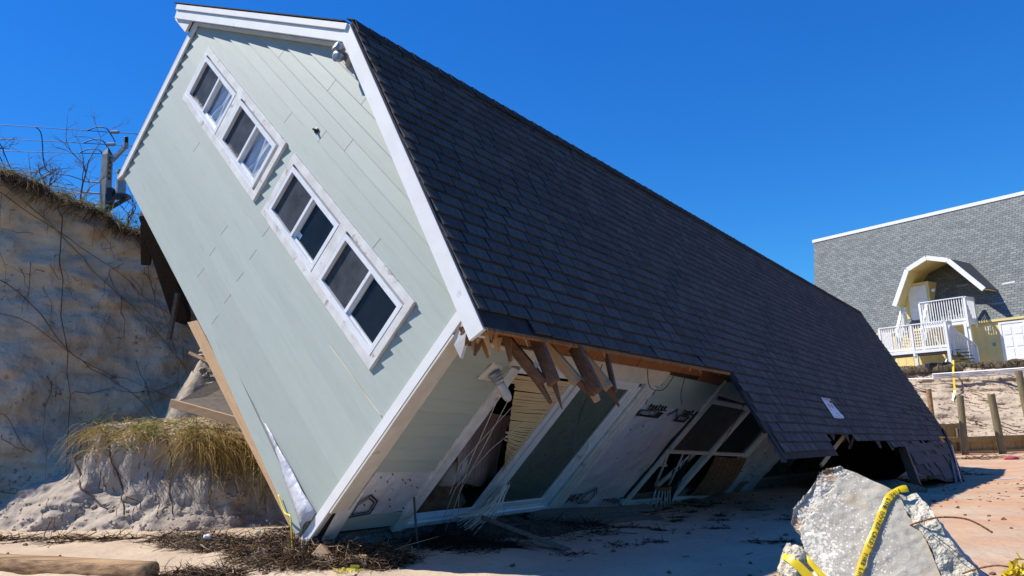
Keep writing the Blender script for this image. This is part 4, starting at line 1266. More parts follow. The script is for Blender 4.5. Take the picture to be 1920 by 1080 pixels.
def nline(s, y0=8.49, y1=9.04):
    MB().add([roofp(s, y0, .0455), roofp(s, y1, .0455), roofp(s + .006, y1, .0455), roofp(s + .006, y0, .0455)], [(0, 1, 2, 3)]).build('print', M['red'], notice)
nline(3.806); nline(4.168)

# rubbish glimpsed in the dark hollow under the torn roof
hthing(blob((-.6, 12.4, 1.0), (.3, 1.1, .28), 4, .15), 'floral_cushion', M['floral'], 'floral patterned cushion in the dark hollow under the torn roof edge', 'cushion', smooth=True)
MB().box(-1.3, -.35, 11.4, 13.1, .45, .75).build('sofa_base', M['rafter'], None, RH, label='rusty brown sofa base below the floral cushion under the torn roof', cat='sofa', bevel=.05)
MB().add([(-.4, 10.2, -.3), (-.1, 12.8, -.75), (.05, 12.9, -.3), (-.3, 11.0, .45), (-.7, 10.4, .6)], [(0, 1, 2, 3, 4)]).build('blue_tarp', M['blue'], None, RH, label='dark blue tarp crumpled on the sand under the torn roof', cat='tarp')
tagprops(link('rubble_sack', blob((7.2, 14.6, -.72), (.62, .28, .22), 8, .3).mesh('rubble_sack', True), M['floral']), 'mottled sack slumped on the sand below the roof flap', 'sack')

# ================================================================== wood and rubbish round the base
# timber posts under the far corner, left of the house
def wthing(mb, name, material, label, cat, group=None, smooth=False, bevel=0, kind=None):
    return mb.build(name, material, None, None, smooth, label, cat, group, kind, bevel)
wthing(MB().beam((-5.42, 10.58, 4.28), (-5.52, 12.1, 2.75), .26, .26, (1, .3, 0)), 'timber_pile', M['darkwood'], 'dark stub of timber pile under the high left corner of the house', 'pile', bevel=.02)
wthing(MB().beam((-5.74, 11.2, 3.62), (-5.50, 10.66, 4.12), .12, .14, (1, .3, 0)), 'timber_block', M['darkwood'], 'dark timber block leaning on the pile at the dune lip', 'block', bevel=.01)
wthing(MB().beam((-5.02, 10.75, 3.05), (-5.12, 10.75, 2.35), .07, .05, (1, 0, 0)), 'loose_plank', M['greywood'], 'thin upright brown plank against the sand beside the house edge', 'plank')
# weathered planks sticking out above the mound
wthing(MB().prism([(-4.12, 8.95, 1.42), (-3.20, 8.75, 1.14), (-3.18, 9.2, 1.22), (-3.55, 9.6, 1.52), (-3.86, 9.6, 1.72)], (0, .01, -.05)), 'plywood_sheet', M['greywood'], 'broken grey plywood panel above the grassy mound', 'panel', bevel=.004)
wthing(MB().beam((-4.20, 8.93, 1.395), (-3.10, 8.72, 1.085), .05, .10), 'edge_board', M['tanwood'], 'pale tan board along the lower edge of the broken panel', 'board', bevel=.004)
wthing(MB().beam((-4.35, 9.8, 2.05), (-3.5, 9.5, 1.68), .14, .04, (.2, .3, 1)), 'loose_plank', M['logwood'], 'tan plank leaning on rubble just left of the house edge', 'plank')
wthing(MB().beam((-4.3, 10.0, 2.35), (-3.9, 9.8, 2.25), .16, .10), 'timber_block', M['greywood'], 'short weathered block on the slope above the tan plank', 'block')
rub = MB()
for i in range(420):
    t = rs.random()
    x = -4.6 + 1.15 * t + rs.gauss(0, .15); z = 2.55 - 1.25 * t + rs.gauss(0, .22)
    c = front(x, z, 0)
    if c is None: continue
    r = abs(rs.gauss(.02, .026)) + .010
    q_ = blob(tuple(c), (r * rs.uniform(.8, 2.0), r, r * rs.uniform(.4, .8)), rs.uniform(0, 50), .5, (7, 5))
    rub.add(q_.v, q_.f)
wthing(rub, 'rubble', M['mound'], 'loose broken sand crust and rubble beside the house edge', 'rubble', kind='stuff')
# driftwood timber in the foreground left
lg = MB()
vs = []; fs = []
npt = 60; nr = 14
A = Vector((-8.2, 7.62, .06)); B = Vector((-3.08, 6.32, ground(-3.08, 6.32) + .06))
for i in range(npt):
    t = i / (npt - 1)
    c = A.lerp(B, t); d = (B - A).normalized(); sde = d.cross(Vector((0, 0, 1))).normalized(); up = Vector((0, 0, 1))
    for k in range(nr):
        an = 2 * pi * k / nr + .35
        ca, sa = cos(an), sin(an)
        q = (abs(ca) ** 5 + abs(sa) ** 5) ** (-1 / 5)
        r = .078 * q * (1 + .10 * fbm(t * 8, ca * 1.2, sa * 1.2, 1, 3))
        vs.append(c + sde * ca * r * 1.2 + up * sa * r + up * .012 * sin(t * 5) + d * (rs.uniform(-.01, .01) if i == npt - 1 else 0))
for i in range(npt - 1):
    for k in range(nr): fs.append((i * nr + k, i * nr + (k + 1) % nr, (i + 1) * nr + (k + 1) % nr, (i + 1) * nr + k))
fs.append(tuple((npt - 1) * nr + k for k in range(nr))); fs.append(tuple(range(nr))[::-1])
wthing(lg.add(vs, fs), 'driftwood_timber', M['logwood'], 'long tan driftwood timber lying on the sand in the lower left corner', 'timber', smooth=True)
# blocks under the near corner
for p, q, w, h, lb in (((-1.75, 6.52, .06), (-1.60, 6.46, -.06), .10, .12, 'small orange brown wood block just under the near wall corner'),
                       ((-1.50, 6.50, -.02), (-1.30, 6.44, -.02), .08, .07, 'pale wood offcut on the seaweed right of the near wall corner')):
    wthing(MB().beam(p, q, w, h, (.2, .3, 1)), 'wood_block', M['tanwood'], lb, 'block', bevel=.006)
# deck boards collapsed below the sliding door
dk = empty('collapsed_deck', loc=(.4, 8.7, -.2)); tagprops(dk, 'collapsed dark weathered decking under the sliding door', 'decking')
for k in range(6):
    a = Vector((.10 + .02 * k, 9.25 - .24 * k, -.10 - .028 * k)); b = Vector((1.75 + .03 * k - (.3 if k % 2 else 0), 10.1 - .24 * k, -.20 - .035 * k))
    o = MB().beam(a, b, .20, .035, (.0, -.2, 1)).build('deck_board', M['greywood'], None, bevel=.004)
    o.parent = dk; o.matrix_parent_inverse = Matrix.Translation((-.4, -8.7, .2))
wthing(MB().beam((-.35, 7.65, .10), (.42, 6.95, -.09), .16, .045, (.1, .4, 1)), 'broken_plank', M['greywood'], 'broken plank poking out on the shaded sand under the door fan of slats', 'plank', bevel=.006)
wthing(MB().tube([(-.98, 6.98, .42), (-.96, 6.95, .12), (-.94, 6.93, -.05)], .012, 6), 'iron_rod', M['wire'], 'black thin rod standing before the smashed sliding door', 'rod')

# ================================================================== seaweed, twigs and grass
def strand_pile(name, pts, n, label, hgt, cols, ln=(.08, .22), cat='seaweed', wid=(.004, .012)):
    """pts = [(x, y, radius)] heaps; strands curl over the heap surface"""
    m = MB()
    for i in range(n):
        x, y, r = rs.choice(pts)
        a = rs.uniform(0, 2 * pi); d = r * sqrt(rs.random())
        hh = hgt * (r / pts[0][2]) * max(0, 1 - (d / r) ** 1.6) * rs.uniform(.3, 1.0)
        p = Vector((x + d * cos(a) * 1.35, y + d * sin(a) * .8, 0)); p.z = ground(p.x, p.y) + hh + .004
        dirv = Vector((rs.gauss(0, 1), rs.gauss(0, 1), rs.gauss(0, .35))).normalized() * rs.uniform(*ln) / 4
        path = [p]
        for k in range(4):
            dirv = dirv + Vector((rs.gauss(0, 1), rs.gauss(0, 1), rs.gauss(-.12, .6))) * .35 * dirv.length
            q = path[-1] + dirv
            q.z = max(q.z, ground(q.x, q.y) + .004)
            path.append(q)
        c = rs.choice(cols); k = rs.uniform(.7, 1.3)
        w = rs.uniform(*wid)
        m.ribbon(path, [w, w, w, w * .8, w * .4], tuple(v * k for v in c), side=(rs.gauss(0, 1), rs.gauss(0, 1), rs.gauss(0, .8)))
    return wthing(m, name, M['strand'], label, cat, kind='stuff')
BR = [(.055, .028, .012), (.085, .045, .018), (.03, .017, .010), (.13, .075, .03), (.06, .03, .014)]
BR2 = BR + [(.36, .29, .20), (.22, .14, .07)]
# heap bodies under the strands
def heap(name, c, r, h, label, material, seed):
    vs = []; fs = []; n1, n2 = 40, 14
    for i in range(n2 + 1):
        q = 1 - i / n2
        for j in range(n1):
            a = 2 * pi * j / n1
            rr = q * (1 + .25 * noise.noise((cos(a) * 1.5, sin(a) * 1.5, seed)))
            x = c[0] + r[0] * rr * cos(a); y = c[1] + r[1] * rr * sin(a)
            vs.append((x, y, ground(x, y) - .02 + h * (1 - q ** 1.8) * (1 + .35 * noise.noise((x * 5, y * 5, seed)))))
    for i in range(n2):
        for j in range(n1): fs.append((i * n1 + j, i * n1 + (j + 1) % n1, (i + 1) * n1 + (j + 1) % n1, (i + 1) * n1 + j))
    return wthing(MB().add(vs, fs), name, material, label, 'seaweed', smooth=True, kind='stuff')
heap('seaweed_heap', (-2.12, 6.85), (.40, .36), .13, 'dark matted core of the seaweed heap at the wall corner', M['soil'], 1)
heap('seaweed_heap', (-1.35, 6.75), (.45, .26), .06, 'low matted seaweed right of the wall corner', M['soil'], 5)
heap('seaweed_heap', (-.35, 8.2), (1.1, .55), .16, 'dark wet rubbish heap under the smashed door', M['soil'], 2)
heap('seaweed_heap', (-3.1, 7.55), (.55, .30), .10, 'matted seaweed core beside the driftwood timber end', M['soil'], 3)
strand_pile('seaweed_strands', [(-2.10, 6.85, .42), (-1.9, 6.6, .34), (-1.50, 6.55, .28), (-2.3, 7.1, .3), (-1.2, 6.6, .22)], 9500, 'brown seaweed strands heaped round the near wall corner', .27, BR2, ln=(.05, .15), wid=(.003, .009))
strand_pile('seaweed_strands', [(-3.05, 7.4, .34), (-2.75, 7.3, .28), (-3.5, 7.8, .28), (-2.75, 6.35, .2), (-3.2, 7.65, .3), (-2.5, 6.3, .16)], 4600, 'brown seaweed and straw strewn beside the driftwood timber', .13, BR2, ln=(.05, .16), wid=(.003, .009))
strand_pile('seaweed_strands', [(-6.2, 8.45, .35), (-5.6, 8.35, .3), (-5.0, 8.25, .25), (-4.4, 8.2, .2), (-6.9, 8.6, .4), (-5.9, 7.6, .2)], 1100, 'thin line of dark seaweed behind the driftwood timber', .05, BR)
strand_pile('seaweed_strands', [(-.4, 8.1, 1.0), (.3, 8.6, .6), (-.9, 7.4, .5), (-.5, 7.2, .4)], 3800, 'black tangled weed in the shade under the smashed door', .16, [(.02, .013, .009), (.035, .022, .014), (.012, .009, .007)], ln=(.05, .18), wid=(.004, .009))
tuf = []
for u in range(46):
    x = rs.uniform(-.2, 3.6); y = rs.uniform(6.6, 12.6)
    if y < 7 + x * .1 - .2: continue
    tuf.append((x, y, abs(rs.gauss(.06, .06)) + .03))
tuf += [(1.2, 9.6, .2), (2.0, 10.6, .25), (1.7, 10.0, .18), (2.6, 11.4, .3), (3.4, 12.2, .3), (2.9, 12.4, .25), (1.1, 10.8, .25), (.45, 6.75, .16), (.9, 8.0, .14), (1.3, 7.3, .1)]
tuf.insert(0, (2.8, 12.0, .3))
strand_pile('seaweed_tufts', tuf, 4200, 'small dark seaweed tufts scattered on the shaded sand', .03, BR[:3], ln=(.03, .08), wid=(.004, .010))
strand_pile('wrack_line', [(15.2 + .55 * k, 27.0 - .12 * k + rs.uniform(-.2, .2), .35) for k in range(16)] + [(9 + rs.uniform(0, 9), rs.uniform(12, 25), .12) for k in range(40)], 2600,
            'dark twigs and weed strewn along the far sand before the plank fence', .06, BR2, ln=(.1, .4), wid=(.01, .03))
m = MB()
for i in range(170):
    x = rs.uniform(-1.2, 4.0); y = rs.uniform(6.4, 12.5)
    if rs.random() < .35: x = rs.uniform(5, 13); y = rs.uniform(11, 20)
    p = Vector((x, y, ground(x, y) + .008)); a = rs.uniform(0, pi); L1 = abs(rs.gauss(.05, .06)) + .02
    m.beam(p, p + Vector((cos(a) * L1, sin(a) * L1, rs.uniform(-.003, .012))), rs.uniform(.006, .03), rs.uniform(.003, .01), taper=.6)
wthing(m, 'wood_splinters', M['greywood'], 'small splinters and chips strewn on the sand beside the house', 'splinter', kind='stuff')
# pebbles and shell grit
m = MB()
for i in range(900):
    x = rs.uniform(-6, 12); y = rs.uniform(5, 22); r = abs(rs.gauss(.008, .008)) + .004
    p = Vector((x, y, ground(x, y)))
    m.beam(p, p + Vector((r * 1.5, r * .4, r * .5)), r * 1.6, r, (rs.gauss(0, .3), rs.gauss(0, .3), 1))
wthing(m, 'shell_grit', M['rafter'], 'bits of shell and bark scattered over the sand', 'grit', kind='stuff')
for x, y, sx, lb in ((17.4, 24.1, .45, 'grey flat stone on the far pink sand'), (9.1, 18.2, .0, '')):
    if sx: tagprops(link('beach_stone', blob((x, y, ground(x, y) + .05), (sx, .25, .13), 5, .3).mesh('beach_stone', True), M['concrete']), lb, 'stone')
tagprops(link('brick_scrap', blob((17.3, 26.2, ground(17.3, 26.2) + .04), (.28, .12, .07), 6, .2).mesh('brick_scrap', True), M['red']), 'red brick scrap on the far pink sand', 'brick')
wthing(MB().beam((11.6, 19.3, -1.15), (13.2, 19.9, -1.2), .07, .05), 'white_strip', M['pvc'], 'thin white strip lying by the far corner of the roof', 'strip')
wthing(MB().beam((12.6, 19.4, -1.19), (14.0, 19.5, -1.21), .06, .05), 'stick', M['tanwood'], 'tan stick lying on the lit sand beyond the roof corner', 'stick')

def blade(m, p, h, lean, col, w=.008, droop=.6, n=5):
    d = Vector((lean[0], lean[1], 1.0)).normalized(); path = [Vector(p)]; st = h / n
    for k in range(n):
        d = (d + Vector((lean[0] * .5, lean[1] * .5, -droop * (k + 1) / n))).normalized()
        path.append(path[-1] + d * st)
    m.ribbon(path, [w, w, w * .9, w * .7, w * .45, w * .12][:n + 1], col)
GREEN = [(.16, .22, .045), (.11, .17, .035), (.22, .25, .06)]
STRAW = [(.46, .34, .12), (.38, .26, .09), (.52, .40, .18), (.30, .19, .06), (.42, .33, .17)]
# grass on the mound: green on the crest, long straw hanging over its face
m = MB()
for i in range(3600):
    t = rs.random()
    x = -5.75 + 2.85 * t + rs.gauss(0, .06)
    u = rs.random()
    cl = noise.noise((x * 2.6, 4, 0)) + rs.gauss(0, .3)
    if u < .62:
        p = top_of(x, 9.12 + abs(rs.gauss(0, .28)) + .2 * abs(t - .5), BV[:1])
        if p is None or p.z < .75 or cl < -.35: continue
        if u < .20 and cl > -.1: blade(m, p, rs.uniform(.14, .40), (rs.gauss(.2, .5), rs.gauss(-.3, .4)), rs.choice(GREEN), .009, .5)
        else: blade(m, p, rs.uniform(.15, .45), (rs.gauss(.15, .8), rs.gauss(-.6, .5)), rs.choice(STRAW), .007, 1.1)
    else:
        if cl < -.25 and x < -4.3: continue
        z = 1.22 - .13 * max(0, x + 3.7) - .24 * max(0, -5.1 - x) - abs(rs.gauss(0, .14))
        p = front(x, z, .0, BV[:1])
        if p is None: continue
        blade(m, p, rs.uniform(.12, .60), (rs.gauss(.25, 1.0), rs.gauss(-.6, .4)), rs.choice(STRAW), .007, rs.uniform(1.0, 2.6), 5)
for i in range(1100):                                  # straw veil on the right end, over the hollow
    x = rs.uniform(-4.2, -2.9); z = 1.02 - .22 * (x + 4.0) - abs(rs.gauss(0, .2))
    p = front(x, z, .0, BV[:1])
    if p is None: continue
    blade(m, p, rs.uniform(.3, 1.0), (rs.gauss(.4, .8), rs.gauss(-.7, .3)), rs.choice(STRAW[:2] + STRAW[3:4]), .007, rs.uniform(1.2, 2.6), 5)
wthing(m, 'mound_grass', M['grass'], 'green and straw beach grass drooping over the sand mound', 'grass', kind='stuff')
# grass and roots on the cliff lip
m = MB()
for i in range(7600):
    x = rs.uniform(-9.2, -5.45); sp = rs.gauss(13.5, .8)
    sp = max(11.6, min(15.2, sp))
    p = cliff_pt(x, sp, rs.uniform(-.02, .03))
    u = rs.random()
    if u < .08: blade(m, p, rs.uniform(.12, .45), (rs.gauss(0, .4), rs.gauss(-.1, .4)), rs.choice(GREEN), .010, .4)
    elif u < .45: blade(m, p, rs.uniform(.08, .30) * (2.0 if noise.noise((p.x * 2.5, 1, 0)) > .15 else .8), (rs.gauss(.1, .9), rs.gauss(-.3, .7)), rs.choice(STRAW + [(.20, .15, .10), (.13, .09, .06)]), .007, .7)
    else: blade(m, p, rs.uniform(.10, .55), (rs.gauss(.2, .8), rs.gauss(-.8, .4)), rs.choice([(.09, .055, .03), (.14, .085, .045), (.06, .035, .02)]), .010, 2.0)
for i in range(260):                                   # tall stalks
    x = rs.uniform(-9.5, -5.6); p = cliff_pt(x, 14.3)
    blade(m, p, rs.uniform(.25, .7), (rs.gauss(.1, .4), rs.gauss(0, .3)), rs.choice(STRAW + GREEN[:1] + [(.16, .12, .08)]), .008, .5)
wthing(m, 'cliff_grass', M['grass'], 'dry grass and rootlets along the eroded dune lip', 'grass', kind='stuff')
# dark soil mat under the lip
sm_ = MB()
jj = [j for j, x in enumerate(su) if -13 <= x <= -4.6]
ii = [i for i, s in enumerate(sv) if 11.6 <= s <= 14.6]
vs = []; fs = []
for i in ii:
    for j in jj:
        k = .02 + .07 * noise.noise((su[j] * 2.2, sv[i] * 1.4, 0)) + .05 * noise.noise((su[j] * 7, sv[i] * 4, 0)) - .12 * max(0, (12.6 + .9 * noise.noise((su[j] * 1.7, 3, 0)) - sv[i]))
        vs.append((CX[i, j] + nx_ * k, CY[i, j] + ny_ * k, CZ[i, j] + .01))
L_ = len(jj)
for a in range(len(ii) - 1):
    for b in range(L_ - 1): fs.append((a * L_ + b, a * L_ + b + 1, (a + 1) * L_ + b + 1, (a + 1) * L_ + b))
tagprops(link('topsoil', MB().add(vs, fs).mesh('topsoil', True), M['soil']), kind='structure')

# roots on the sand face: the bold ones singly, the hair roots as one mass
def root_path(x0, s0, x1, s1, n=18, wob=.12, lift=.035):
    pts = []
    for i in range(n):
        t = i / (n - 1)
        x = x0 + (x1 - x0) * t + wob * noise.noise((t * 3, x0 * 3, s0)); s = s0 + (s1 - s0) * t + wob * 3 * noise.noise((t * 3.5, s1, x1))
        pts.append(cliff_pt(x, max(.8, min(13.5, s)), lift))
    return pts
ROOTS = [((-7.9, 12.2), (-5.25, 6.2), .022, 'goldroot', 'thick golden root running diagonally down the upper sand face'),
         ((-7.55, 10.8), (-5.0, 7.3), .010, 'root', 'thin dark root crossing the sand face below the golden root'),
         ((-6.85, 11.5), (-6.55, 2.8), .013, 'root', 'long vertical dark root down the middle of the sand face'),
         ((-7.9, 8.2), (-5.6, 4.5), .014, 'redroot', 'curved red brown root sweeping across the left sand face'),
         ((-7.9, 7.0), (-5.4, 5.1), .010, 'redroot', 'second red brown root just below the sweeping one'),
         ((-6.5, 5.0), (-5.2, 5.6), .009, 'redroot', 'short red brown root pointing right on the sand face'),
         ((-7.8, 5.6), (-7.0, 3.4), .012, 'root', 'dark root at the far left edge of the sand face'),
         ((-6.0, 12.2), (-5.2, 5.0), .008, 'root', 'thin vertical root close to the house edge'),
         ((-5.3, 4.4), (-4.7, 3.0), .012, 'root', 'dark forked root beside the house edge'),
         ((-7.7, 2.9), (-6.6, 1.6), .012, 'root', 'low dark root at the foot of the sand face')]
for (a, b), (c, d), r, mt, lb in ROOTS:
    pth = root_path(a, b, c, d, lift=.07)
    wthing(MB().tube(pth, [r * .72 * (1 - .6 * i / 17) for i in range(18)], 6), 'root', M[mt], lb, 'root', 'roots on the dune face', smooth=True)
m = MB()
for i in range(75):
    x = rs.uniform(-8.6, -4.7); s = rs.choice([rs.uniform(7, 12.4), rs.uniform(2, 12)])
    pth = root_path(x, s, x + rs.gauss(.1, .2), s - abs(rs.gauss(.8, .8)), 8, .06, .05)
    m.tube(pth, [.0045 * (1 - .7 * k / 7) * rs.uniform(.6, 1.5) for k in range(8)], 4)
wthing(m, 'hair_roots', M['root'], 'fine hair roots hanging over the dune face', 'root', kind='stuff')
m = MB()
for i in range(1000):
    x = rs.uniform(-8.4, -3.2); z = rs.choice([rs.uniform(-.1, 4.6), rs.uniform(-.1, .5)])
    c = front(x, z, .0)
    if c is None or (c.y < 9.9 and z > .25): continue
    r = abs(rs.gauss(.006, .011)) + .005
    q_ = blob(tuple(c), (r * rs.uniform(.8, 1.8), r, r * rs.uniform(.6, 1.1)), rs.uniform(0, 50), .5, (6, 4))
    m.add(q_.v, q_.f)
wthing(m, 'sand_clods', M['mound'], 'loose sand clods clinging to the dune face and mound', 'clod', kind='stuff')
# twigs and a long red-brown vine before the mound
wthing(MB().tube([(-2.95, 8.85, .62), (-2.75, 8.5, .38), (-2.45, 8.0, .16), (-2.0, 7.3, .02), (-1.72, 6.95, .02)], [.014, .013, .012, .010, .008], 6), 'vine', M['redroot'], 'red brown vine trailing from the mound to the seaweed heap', 'vine', smooth=True)
def on_face(P, lift=.018):
    out = []
    for i in range(len(P) - 1):
        for k in range(5):
            x = P[i][0] + (P[i + 1][0] - P[i][0]) * k / 5; z = P[i][1] + (P[i + 1][1] - P[i][1]) * k / 5
            q = front(x + .02 * noise.noise((x * 9, z * 9, 1)), z, lift)
            if q is not None: out.append(q)
    return out
for pts, lb in (([(-5.25, 1.05), (-5.05, .6), (-4.9, .25), (-4.7, .0)], 'dark twig running down the front of the mound'),
                ([(-5.75, .75), (-5.5, .45), (-5.15, .20), (-4.9, .1)], 'bent dark root on the left foot of the mound'),
                ([(-4.45, .95), (-4.38, .6), (-4.3, .3), (-4.15, .02)], 'thin dark root in the middle of the mound face')):
    pp = on_face(pts)
    wthing(MB().tube(pp, [.012 * (1 - .5 * k / len(pp)) for k in range(len(pp))], 6), 'twig', M['root'], lb, 'twig', smooth=True)
m = MB()
for i in range(90):
    x = rs.uniform(-5.9, -3.0); z0 = rs.uniform(.1, 1.15)
    pp = on_face([(x, z0), (x + rs.gauss(.03, .08), z0 - abs(rs.gauss(.12, .1)))], .008)
    if len(pp) > 2: m.tube(pp, .0035, 4)
wthing(m, 'mound_rootlets', M['root'], 'rootlets dangling from the mound face', 'root', kind='stuff')

# bare shrubs on the dune lip
def shrub(base, h, seed, label, spread=.6):
    r_ = random.Random(seed); m = MB()
    def grow(p, d, l, r, depth):
        n = 4; path = [p]
        for k in range(n):
            d = (d + Vector((r_.gauss(0, .22), r_.gauss(0, .22), r_.gauss(.02, .16)))).normalized()
            path.append(path[-1] + d * l / n)
        m.tube(path, [r * (1 - .45 * k / n) for k in range(n + 1)], 5)
        if depth > 0:
            for k in range(r_.choice([2, 3, 3])):
                q = path[r_.choice([2, 3, 4])]
                nd = (d + Vector((r_.gauss(0, spread), r_.gauss(0, spread), r_.gauss(.05, .4)))).normalized()
                grow(q, nd, l * r_.uniform(.55, .8), r * .55, depth - 1)
    for k in range(2):
        grow(Vector(base), Vector((r_.gauss(-.1, .35), r_.gauss(0, .3), 1)).normalized(), h * .5, .016, 4)
    return wthing(m, 'bare_shrub', M['twig'], label, 'shrub')
shrub(cliff_pt(-6.55, 14.2), 1.6, 3, 'tall bare shrub standing on the dune lip against the sky')
shrub(cliff_pt(-7.2, 14.3), .9, 8, 'low bare shrub left of the tall one on the dune lip')
shrub(cliff_pt(-6.0, 14.2), .8, 21, 'small bare shrub right of the tall one on the dune lip')
shrub(cliff_pt(-7.7, 14.2), .8, 41, 'bare tangled shrub at the left picture edge on the dune lip')
shrub(cliff_pt(-6.9, 14.0), .6, 52, 'low tangled brush between the two left shrubs on the dune lip')
shrub(cliff_pt(-5.65, 13.9), .6, 33, 'bare twigs beside the utility pole at the dune lip')

# ================================================================== far house
NM = Matrix.Identity(4)
for i in range(3):
    NM[i][0], NM[i][1], NM[i][2], NM[i][3] = -NU[i], -NN[i], (0, 0, 1)[i], NO[i]
NM = NM @ Matrix.Rotation(radians(-1.2), 4, 'Y')
nh = empty('far_house', NM); tagprops(nh, 'yellow house with steep grey shingle roof on the dune behind', 'house')
# local: x = -a (right), y = -o (inward), z up
def shingle_far():
    m, nt, N, L, P = _new('grey_far_shingles')
    tc = N.new('ShaderNodeTexCoord'); mp = N.new('ShaderNodeMapping')
    L.new(tc.outputs['UV'], mp.inputs['Vector'])
    br = N.new('ShaderNodeTexBrick'); br.inputs['Scale'].default_value = 1.0
    br.inputs['Brick Width'].default_value = .30; br.inputs['Row Height'].default_value = .155
    br.inputs['Mortar Size'].default_value = .012; br.inputs['Mortar Smooth'].default_value = .2
    br.inputs['Color1'].default_value = (.20, .215, .205, 1); br.inputs['Color2'].default_value = (.13, .14, .137, 1)
    br.inputs['Mortar'].default_value = (.05, .055, .058, 1); br.offset = .5
    L.new(mp.outputs[0], br.inputs['Vector'])
    nz = N.new('ShaderNodeTexNoise'); nz.inputs['Scale'].default_value = 3; L.new(mp.outputs[0], nz.inputs['Vector'])
    hs = N.new('ShaderNodeHueSaturation'); mr = N.new('ShaderNodeMapRange'); mr.inputs['To Min'].default_value = .75; mr.inputs['To Max'].default_value = 1.25
    L.new(nz.outputs['Fac'], mr.inputs['Value']); L.new(mr.outputs[0], hs.inputs['Value']); L.new(br.outputs['Color'], hs.inputs['Color'])
    L.new(hs.outputs[0], P.inputs['Base Color']); P.inputs['Roughness'].default_value = .9
    bp = N.new('ShaderNodeBump'); bp.inputs['Strength'].default_value = .6; bp.inputs['Distance'].default_value = .02
    L.new(br.outputs['Fac'], bp.inputs['Height']); bp.invert = True
    L.new(bp.outputs[0], P.inputs['Normal'])
    return m
M['farshingle'] = shingle_far()
RP = radians(60); RL = 8.1
def nroof(a, s, n=0.0):      # point on the far house's front roof plane
    return Vector((-a, s * cos(RP) - n * sin(RP), 2.3 + s * sin(RP) + n * cos(RP)))
def uv_quad(o, U):
    me = o.data; uv = me.uv_layers.new(name='UVMap')
    for li, (x, y) in enumerate(U): uv.data[li].uv = (x, y)
q = [nroof(9.85, -.15), nroof(-12, -.15), nroof(-12, RL), nroof(11.4, RL)]
nr_ = MB().add(q, [(0, 1, 2, 3)]).build('roof', M['farshingle'], nh); uv_quad(nr_, [(1.05, 0), (22.9, 0), (22.9, RL + .15), (-.5, RL + .15)])
back = MB().add([nroof(9.85, -.15, -.06), nroof(11.4, RL, -.06), (-9.85, 2 * RL * cos(RP), 2.3), (12, 2 * RL * cos(RP), 2.3), nroof(-12, RL, -.06), nroof(-12, -.15, -.06)], [(0, 1, 2), (1, 4, 3, 2), (3, 4, 5), (0, 5, 4, 1)]).build('roof_back', M['nyellow'], nh)
MB().beam(nroof(11.45, RL, .06), nroof(-12, RL, .06), .10, .20, (0, 0, 1)).build('ridge_trim', M['nwhite'], nh)
for p, w in (((-.1, 2.62), 1.0), ((.6, 3.0), .8), ((2.0, 8.0), 1.4)):
    pass
MB().box(-9.8, 12, .02, .2, -.3, 2.3).build('wall', M['nyellow'], nh)
for k in range(30):                                  # vertical grooves between the wall panels
    MB().box(-9.6 + k * .41, -9.585 + k * .41, .008, .022, 0, 2.26).build('wall_batten', M['nyellow'], nh)
MB().box(-9.8, 12, -.08, .02, 2.18, 2.30).build('eave_trim', M['nyellow'], nh)
# white panelled garage-side door
dd = MB().box(.22, 1.17, -.02, .03, .02, 2.0).build('door', M['nwhite'], nh)
for cx in (.46, .93):
    for z0, z1 in ((.2, .75), (.85, 1.35), (1.45, 1.85)):
        MB().box(cx - .17, cx + .17, -.035, -.019, z0, z1).build('door_panel', M['nwhite'], dd, bevel=.02)
MB().box(.10, .21, -.04, .03, 0, 2.12).box(1.18, 1.29, -.04, .03, 0, 2.12).box(.211, 1.179, -.04, .03, 2.01, 2.12).build('door_frame', M['nwhite'], nh)
MB().box(-.42, -.26, -.06, .02, 1.75, 1.95).build('porch_light', M['nwhite'], nh)
MB().box(-.30, -.16, -.03, .02, .95, 1.12).build('meter_box', M['metal'], nh)
# upstairs door recess and door
MB().box(-4.42, -3.08, .35, 1.6, 2.3, 4.85).build('door_recess', M['nyellow'], nh)
d2 = MB().box(-4.18, -3.20, .30, .345, 2.45, 4.66).build('door', M['nwhite'], nh)
for cx in (-3.93, -3.45):
    for z0, z1 in ((2.6, 3.2), (3.35, 3.95), (4.05, 4.5)):
        MB().box(cx - .17, cx + .17, .285, .301, z0, z1).build('door_panel', M['nwhite'], d2, bevel=.02)
MB().lathe((-2.92, .62, 4.35), (0, -1, -.2), [(0, .07), (.05, .09), (.16, .10), (.2, .05)], 10).build('porch_light', M['nwhite'], nh)
# gambrel hood: each slope a panel, white fascia in front, yellow underside
HP = [(-4.52, 3.60), (-3.58, 5.48), (-2.52, 5.94), (-1.49, 5.60), (-.04, 3.80)]
for (x0, z0), (x1, z1) in zip(HP[:-1], HP[1:]):
    d = Vector((x1 - x0, 0, z1 - z0)).normalized(); n_ = Vector((-d.z, 0, d.x))
    def dep(z): return max(.1, (z - 2.3) / math.tan(RP) + .25)
    A_, B_ = Vector((x0, -.75, z0)), Vector((x1, -.75, z1)); C_, D_ = Vector((x1, dep(z1), z1)), Vector((x0, dep(z0), z0))
    MB().hexa([A_, B_, C_, D_, A_ + n_ * .06, B_ + n_ * .06, C_ + n_ * .06, D_ + n_ * .06]).build('hood_soffit', M['nyellow'], nh)
    o = MB().hexa([v + n_ * .062 for v in (A_, B_, C_, D_)] + [v + n_ * .10 for v in (A_, B_, C_, D_)]).build('hood_shingles', M['farshingle'], nh)
    MB().beam(A_ + Vector((0, -.04, 0)) + n_ * .01, B_ + Vector((0, -.04, 0)) + n_ * .01, .07, .24, n_).build('hood_fascia', M['nwhite'], nh)
